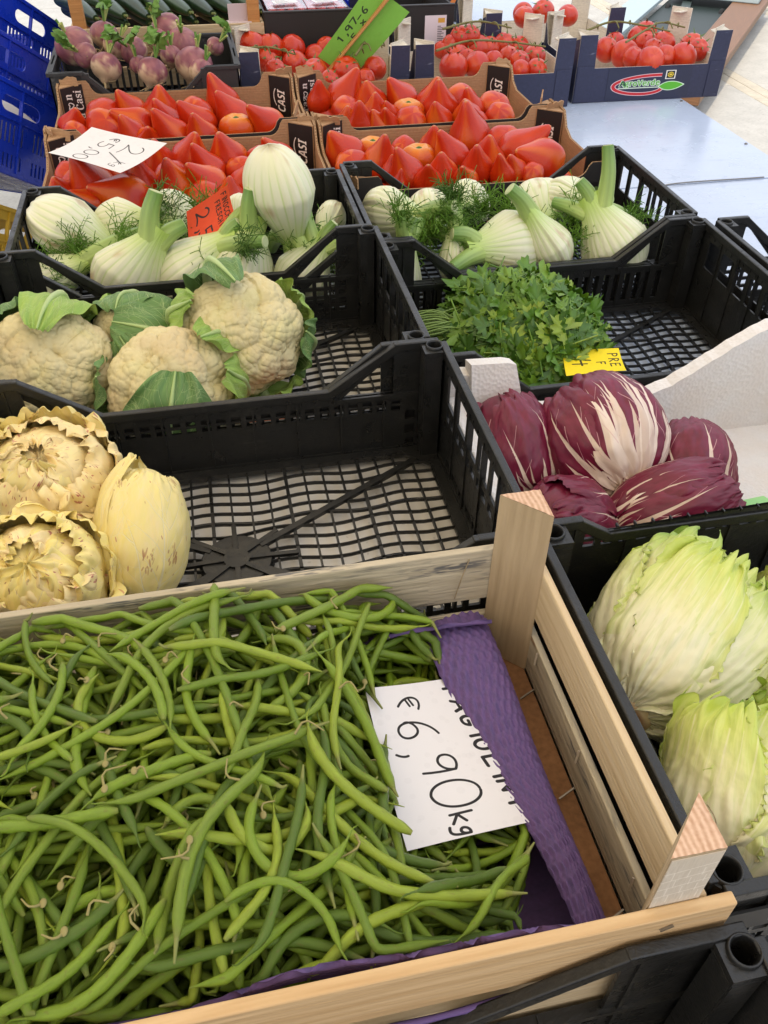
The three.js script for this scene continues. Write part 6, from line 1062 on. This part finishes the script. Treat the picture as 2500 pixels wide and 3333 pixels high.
    for (let k = 0; k < 5; k++) { const d = up.clone().add(V(r() - 0.5, r() * 0.5, r() - 0.5).multiplyScalar(0.9)).normalize(); mesh('leaf_stub', tube([up.clone().multiplyScalar(w * 0.4), up.clone().multiplyScalar(w * 0.44).addScaledVector(d, 0.015), up.clone().multiplyScalar(w * 0.44).addScaledVector(d, 0.022 + 0.02 * r())], 0.0034, 6, 6), lf[r() < 0.55 ? 1 : 0], o); if (k < 2 && i % 2) { const e = up.clone().multiplyScalar(w * 0.44).addScaledVector(d, 0.035); const l = mesh('leaf', patch((u, v) => [(v - 0.5) * 0.04 * Math.sin(0.3 + u * 2.6) * (1 + 0.3 * Math.sin(u * 22)), u * 0.04, 0.009 * Math.sin(u * 5 + v * 8) - 0.02 * u * u], 8, 6), lf[0], o); l.position.copy(e); l.rotation.set(r() * 2 - 1, r() * 6, r() - 0.5); } }
  });
}
const lfStem = std({ color: lin(0.16, 0.2, 0.06), roughness: 0.7 });
// ---------- cucumbers in a crate with orange posts ----------
{
  const t = thing('cucumber_crate', 'low wooden crate with orange corner posts filled with cucumbers', 'crate', [-0.015, 0.001, -1.6]);
  for (const sx of [-1, 1]) for (const sz of [-1, 1]) mesh('corner_post', box(0.036, 0.27, 0.036, sx * 0.255, 0.136, sz * 0.17, 0.002), MAT.woodOrange, t);
  for (const e of [-1, 1]) for (const y of [0.05, 0.155]) { mesh('rail', box(0.55, 0.055, 0.008, 0, y, e * 0.193), MAT.woodPale, t); const q = mesh('rail', box(0.39, 0.055, 0.008, 0, 0, 0), MAT.woodPale, t); q.rotation.y = Math.PI / 2; q.position.set(e * 0.279, y, 0); }
  mesh('floor_panel', box(0.54, 0.006, 0.37, 0, 0.02, 0), MAT.fibreboard, t);
  const cm = [[0.018, 0.042, 0.014], [0.026, 0.056, 0.018], [0.014, 0.034, 0.014]].map((c, i) => phy({ map: dtex(128, 128, (u, v) => c.map(k => k * (1 + 0.5 * fbm(u * 12, v * 5, i, 3) + 0.35 * Math.pow(0.5 + 0.5 * Math.sin(v * 6.28 * 8), 4)))), roughness: 0.35, clearcoat: 0.2 }));
  const r = RNG(90);
  for (let i = 0; i < 15; i++) { const x = -0.29 + (i % 8) * 0.068 + r() * 0.02, y = i < 8 ? 0.196 : 0.165, o = thing('cucumber', i < 8 ? 'dark green cucumber lying on top behind the turnips' : 'dark green cucumber under the top layer', 'cucumber', [x, y + r() * 0.012, -1.62 + (i < 8 ? 0.03 : 0)], i < 8 ? 'cucumbers of the top layer' : 'cucumbers of the lower layer'); const L = 0.1 + r() * 0.02; mesh('fruit', tube([V(-L * 0.6, 0.008, -L), V(0, 0.012 + r() * 0.01, 0), V(L * 0.6, -0.004, L)], (s) => 0.0235 * Math.pow(Math.sin(Math.PI * clamp(0.02 + s * 0.96)), 0.32), 24, 16, true), cm[i % 3], o); mesh('stem', tube([V(L * 0.6, -0.004, L), V(L * 0.64, -0.004, L * 1.05), V(L * 0.68, -0.002, L * 1.1)], 0.004, 4, 6), lfStem, o); }
}
// ---------- more crates behind the cucumbers ----------
{
  const mk = (label, x, z, mat, h) => { const t = thing('stacked_crate', label, 'crate', [x, 0.001, z], 'crates at the far end of the table'); const W = 0.27, D = 0.19; for (const e of [-1, 1]) { mesh('end_wall', [flat(rect(-W, 0, W, h), 0.004, [...Array(11)].map((_, k) => rect(-0.24 + k * 0.045, h * 0.3, -0.21 + k * 0.045, h * 0.62))).translate(0, 0, e * D), box(2 * W, 0.012, 0.014, 0, h - 0.006, e * D + 0.002)], mat, t); const s = mesh('side_wall', [flat(rect(-D, 0, D, h), 0.004), box(2 * D, 0.012, 0.014, 0, h - 0.006, 0.002)], mat, t); s.rotation.y = Math.PI / 2; s.position.x = e * W - 0.002; } mesh('floor', box(2 * W - 0.01, 0.006, 2 * D - 0.01, 0, 0.006, 0), mat, t); };
  mk('black crate behind the cucumber crate', -0.06, -2.03, MAT.plastic, 0.22);
  mk('blue crate standing behind the fruit punnets', 0.5, -2.06, MAT.plasticBlue, 0.24);
  mk('black crate at the far table end behind the black one', -0.06, -2.45, MAT.plastic, 0.26);
}
// ---------- black trays, punnets and the dark carton ----------
{
  const tray = (label, x, z, w, d, h) => { const t = thing('black_tray', label, 'tray', [x, 0.001, z]); const m = MAT.cardDark; mesh('front_panel', box(w, h, 0.006, 0, h / 2, d / 2, 0.002), m, t); mesh('rear_panel', box(w, h, 0.006, 0, h / 2, -d / 2, 0.002), m, t); for (const s of [-1, 1]) mesh('side_panel', box(0.006, h, d - 0.007, s * (w / 2 - 0.003), h / 2, 0, 0.002), m, t); mesh('bottom_panel', box(w - 0.013, 0.006, d - 0.007, 0, 0.004, 0), m, t); mesh('rim', [box(w + 0.004, 0.006, 0.016, 0, h + 0.002, d / 2 - 0.004, 0.002)], m, t); return t; };
  tray('black tray of clear fruit punnets behind the vine tomatoes', 0.405, -1.6, 0.27, 0.38, 0.205);
  const tr = tray('black tray with a printed white label on its side', 0.735, -1.62, 0.27, 0.38, 0.205);
  const lb = mesh('printed_label', printed(box(0.07, 0.11, 0.001), 0.07, 0.11), std({ map: ctex(128, 200, (x) => { x.fillStyle = '#e6d9e0'; x.fillRect(0, 0, 128, 200); x.fillStyle = '#d9a441'; x.fillRect(78, 14, 40, 24); x.fillStyle = '#4a454c'; for (let k = 0; k < 14; k++) x.fillRect(76, 54 + k * 9, 20 + (k * 37) % 26, 4); }), roughness: 0.6 }), tr); lb.position.set(0.075, 0.125, 0.1942);
  const clear = phy({ color: 0xffffff, transmission: 1, thickness: 0, roughness: 0.08, ior: 1.5, side: THREE.DoubleSide }), berry = phy({ color: lin(0.5, 0.02, 0.02), roughness: 0.35, clearcoat: 0.4 }), r = RNG(17);
  const bg = new THREE.SphereGeometry(1, 12, 9); { const p = bg.attributes.position; for (let i = 0; i < p.count; i++) { const y = p.getY(i), k = y < 0 ? 1 + y * 0.35 : 1; p.setXYZ(i, p.getX(i) * k, y * 1.25, p.getZ(i) * k); } bg.computeVertexNormals(); }
  const lab = std({ map: ctex(128, 64, (x) => { x.fillStyle = '#f0eeee'; x.fillRect(0, 0, 128, 64); x.fillStyle = '#555'; for (let k = 0; k < 6; k++) x.fillRect(12, 8 + k * 9, 60 + (k * 29) % 40, 3); }), roughness: 0.7 });
  for (const [x, z, i] of [[0.345, -1.52, 0], [0.47, -1.52, 1], [0.345, -1.68, 2], [0.47, -1.68, 3]]) {
    const t = thing('fruit_punnet', ['clear punnet of red berries with slanted white label', 'clear punnet of red berries beside the green card', 'clear punnet of red berries at the back by the cucumber crate', 'clear punnet of red berries at the back of the tray'][i], 'punnet', [x, 0.15, z], 'clear punnets of berries');
    mesh('tub', [box(0.118, 0.002, 0.15, 0, 0.001, 0), box(0.118, 0.055, 0.0012, 0, 0.03, 0.075), box(0.118, 0.055, 0.0012, 0, 0.03, -0.075), box(0.0012, 0.055, 0.148, 0.0585, 0.03, 0), box(0.0012, 0.055, 0.148, -0.0585, 0.03, 0)], clear, t);
    const lid = mesh('lid', [box(0.122, 0.0014, 0.154, 0, 0.0605, 0), box(0.122, 0.006, 0.0014, 0, 0.058, 0.077), box(0.1, 0.004, 0.006, 0, 0.063, 0.03, 0.001), box(0.1, 0.004, 0.006, 0, 0.063, -0.03, 0.001)], clear, t);
    const B = []; for (let k = 0; k < 42; k++) { const g = bg.clone(); g.scale(0.0135, 0.0135, 0.0135); g.rotateX(r() * 3); g.rotateZ(r() * 3); g.translate(-0.045 + (k % 4) * 0.03 + r() * 0.006, 0.018 + ((k / 21) | 0) * 0.023, -0.058 + (((k % 21) / 4) | 0) * 0.023 + r() * 0.004); B.push(g); }
    mesh('berries', B, berry, t).userData.kind = 'stuff';
    const l = mesh('label', printed(box(0.075, 0.042, 0.0006), 0.075, 0.042), lab, t); l.rotation.set(-Math.PI / 2, 0, 0.15 + i * 0.1, 'YXZ'); l.position.set(0, 0.067, 0.012);
  }
  const t = thing('dark_carton', 'dark carton with orange letters on the far end of the table', 'box', [0.94, 0.001, -2.32]);
  mesh('body', box(0.36, 0.16, 0.3, 0, 0.081, 0, 0.002), MAT.cardDark, t);
  const pr = mesh('printed_face', printed(box(0.35, 0.15, 0.001), 0.35, 0.15), std({ map: ctex(700, 300, (x) => { x.fillStyle = '#1b1b1e'; x.fillRect(0, 0, 700, 300); x.fillStyle = '#d97a2e'; x.font = 'bold 150px sans-serif'; x.textBaseline = 'middle'; x.fillText('TA', 190, 140, 260); x.lineWidth = 34; x.strokeStyle = '#d97a2e'; x.beginPath(); x.ellipse(580, 140, 44, 52, 0, 0, 7); x.stroke(); x.fillStyle = '#5f8a3a'; x.fillRect(566, 66, 26, 16); }), roughness: 0.6 }), t); pr.position.set(0, 0.082, 0.151);
  const wt = thing('white_carton', 'white carton end standing between turnip crate and tomato carton', 'box', [0.195, 0.001, -1.425]); mesh('body', box(0.075, 0.185, 0.03, 0, 0.093, 0, 0.002), std({ map: kraft([0.62, 0.5, 0.52], 3), roughness: 0.8 }), wt); mesh('flap', box(0.06, 0.05, 0.003, 0.0, 0.205, -0.005), std({ color: lin(0.6, 0.48, 0.5), roughness: 0.8 }), wt);
}
// ---------- tilted blue crates beside the table ----------
{
  const bn = V(0.866, 0, 0.5), bu = V(0.272, 0.839, -0.472), be = V(-0.42, 0.545, 0.726), LEAN = new THREE.Quaternion().setFromRotationMatrix(new THREE.Matrix4().makeBasis(bn, bu, be));
  const on = (q, w, s) => { const p = V(...q).addScaledVector(bn, -w).addScaledVector(be, s); return [p.x, p.y, p.z]; };
  const wall = (L, H) => flat([[-L, 0], [L, 0], [L, H], [-L, H]], 0.004, (() => { const h = []; const hx = 0.055; h.push([...Array(16)].map((_, k) => { const a = k / 16 * Math.PI * 2; return [Math.cos(a) * 0.022 + (Math.cos(a) > 0 ? hx : -hx), H - 0.055 + Math.sin(a) * 0.02]; })); for (let x = -L + 0.03; x < L - 0.03; x += 0.0165) { if (Math.abs(((x + L) % 0.165) - 0.082) > 0.068) continue; h.push(rect(x, H - 0.152, x + 0.0095, H - 0.103)); } for (let x = -L + 0.03; x < L - 0.03; x += 0.0165) { if (Math.abs(((x + L) % 0.165) - 0.082) > 0.068) continue; h.push(rect(x, 0.02, x + 0.0075, 0.055)); } return h; })());
  const crateB = (label, pos, mat, tilt, cat = 'crate') => {
    const t = thing('vented_crate', label, cat, pos, 'vented crates tilted beside the table'), L = 0.3, W = 0.2, H = 0.235; if (tilt === 'lean') t.quaternion.copy(LEAN);
    const w = wall(L, H), e = wall(W, H), rl = [box(2 * L + 0.01, 0.012, 0.014, 0, H - 0.006, 0.002, 0.002), box(2 * L, 0.005, 0.01, 0, H - 0.092, 0.004), box(2 * L, 0.008, 0.01, 0, 0.006, 0.002), ...[-0.18, 0, 0.18].map(x => box(0.005, H - 0.02, 0.011, x, H / 2, 0.003))];
    for (const s of [-1, 1]) { const g = mesh('side_wall', [w, ...rl], mat, t); g.rotation.y = s * Math.PI / 2; g.position.set(s * W, -H, 0); const q = mesh('end_wall', [e, box(2 * W, 0.012, 0.014, 0, H - 0.006, 0.002)], mat, t); q.rotation.y = s > 0 ? 0 : Math.PI; q.position.set(0, -H, s * (L - 0.004)); }
    mesh('floor', box(2 * W - 0.012, 0.006, 2 * L - 0.012, 0, -H + 0.005, 0), mat, t); return t;
  };
  crateB('blue vented crate with white bag inside, tilted next to the tomato cartons', on([-0.367, 0.046, -1.2], 0.2, 0.12), MAT.plasticBlue, 'lean');
  crateB('blue vented crate with dark empty inside, tilted next to the turnips', on([-0.42, 0.13, -1.43], 0.2, 0.1), MAT.plasticBlue, 'lean');
  crateB('blue vented crate farthest back behind the other blue ones', on([-0.42, 0.1, -1.98], 0.2, 0.1), MAT.plasticBlue, 'lean');
  crateB('yellow vented crate stacked below the blue crate', on([-0.46, -0.22, -1.06], 0.2, 0.12), std({ color: lin(0.5, 0.32, 0.02), roughness: 0.6 }), 'lean');
  const bag = thing('plastic_bag', 'crumpled white plastic bag inside the blue crate', 'bag', on([-0.367, 0.046, -1.2], 0.2, 0.12)); bag.quaternion.copy(LEAN);
  const bm = mesh('bag_body', patch((u, v) => { const th = u * Math.PI, p = v * Math.PI * 2, k = 1 + 0.22 * fbm(Math.cos(p) * 2, u * 4, Math.sin(p) * 2, 4), q = (x) => Math.sign(x) * Math.pow(Math.abs(x), 0.5); return [0.185 * Math.sin(th) * q(Math.cos(p)) * Math.min(k, 1.02), 0.095 * Math.cos(th) * k, 0.28 * Math.sin(th) * q(Math.sin(p)) * Math.min(k, 1.02)]; }, 40, 60, null, true), std({ color: lin(0.72, 0.7, 0.68), roughness: 0.5, side: THREE.DoubleSide }), bag); bm.position.y = -0.11;
  const rk = thing('display_rack', 'sloping wooden rack carrying the tilted vented crates', 'rack', on([-0.46, -0.22, -1.06], 0.2, 0.12)); rk.quaternion.copy(LEAN);
  mesh('shelf', box(0.44, 0.02, 1.6, 0, -0.25, -0.3), MAT.woodPale, rk);
  for (const [x, z, h] of [[-0.2, -0.9, 0.3], [0.2, -0.9, 0.3], [-0.2, 0.4, 0.5], [0.2, 0.4, 0.5]]) mesh('leg', box(0.035, h, 0.035, x, -0.26 - h / 2, z), MAT.woodPale, rk);
  // loose blue lattice crate lying at the back
}
renderer.render(scene, camera);
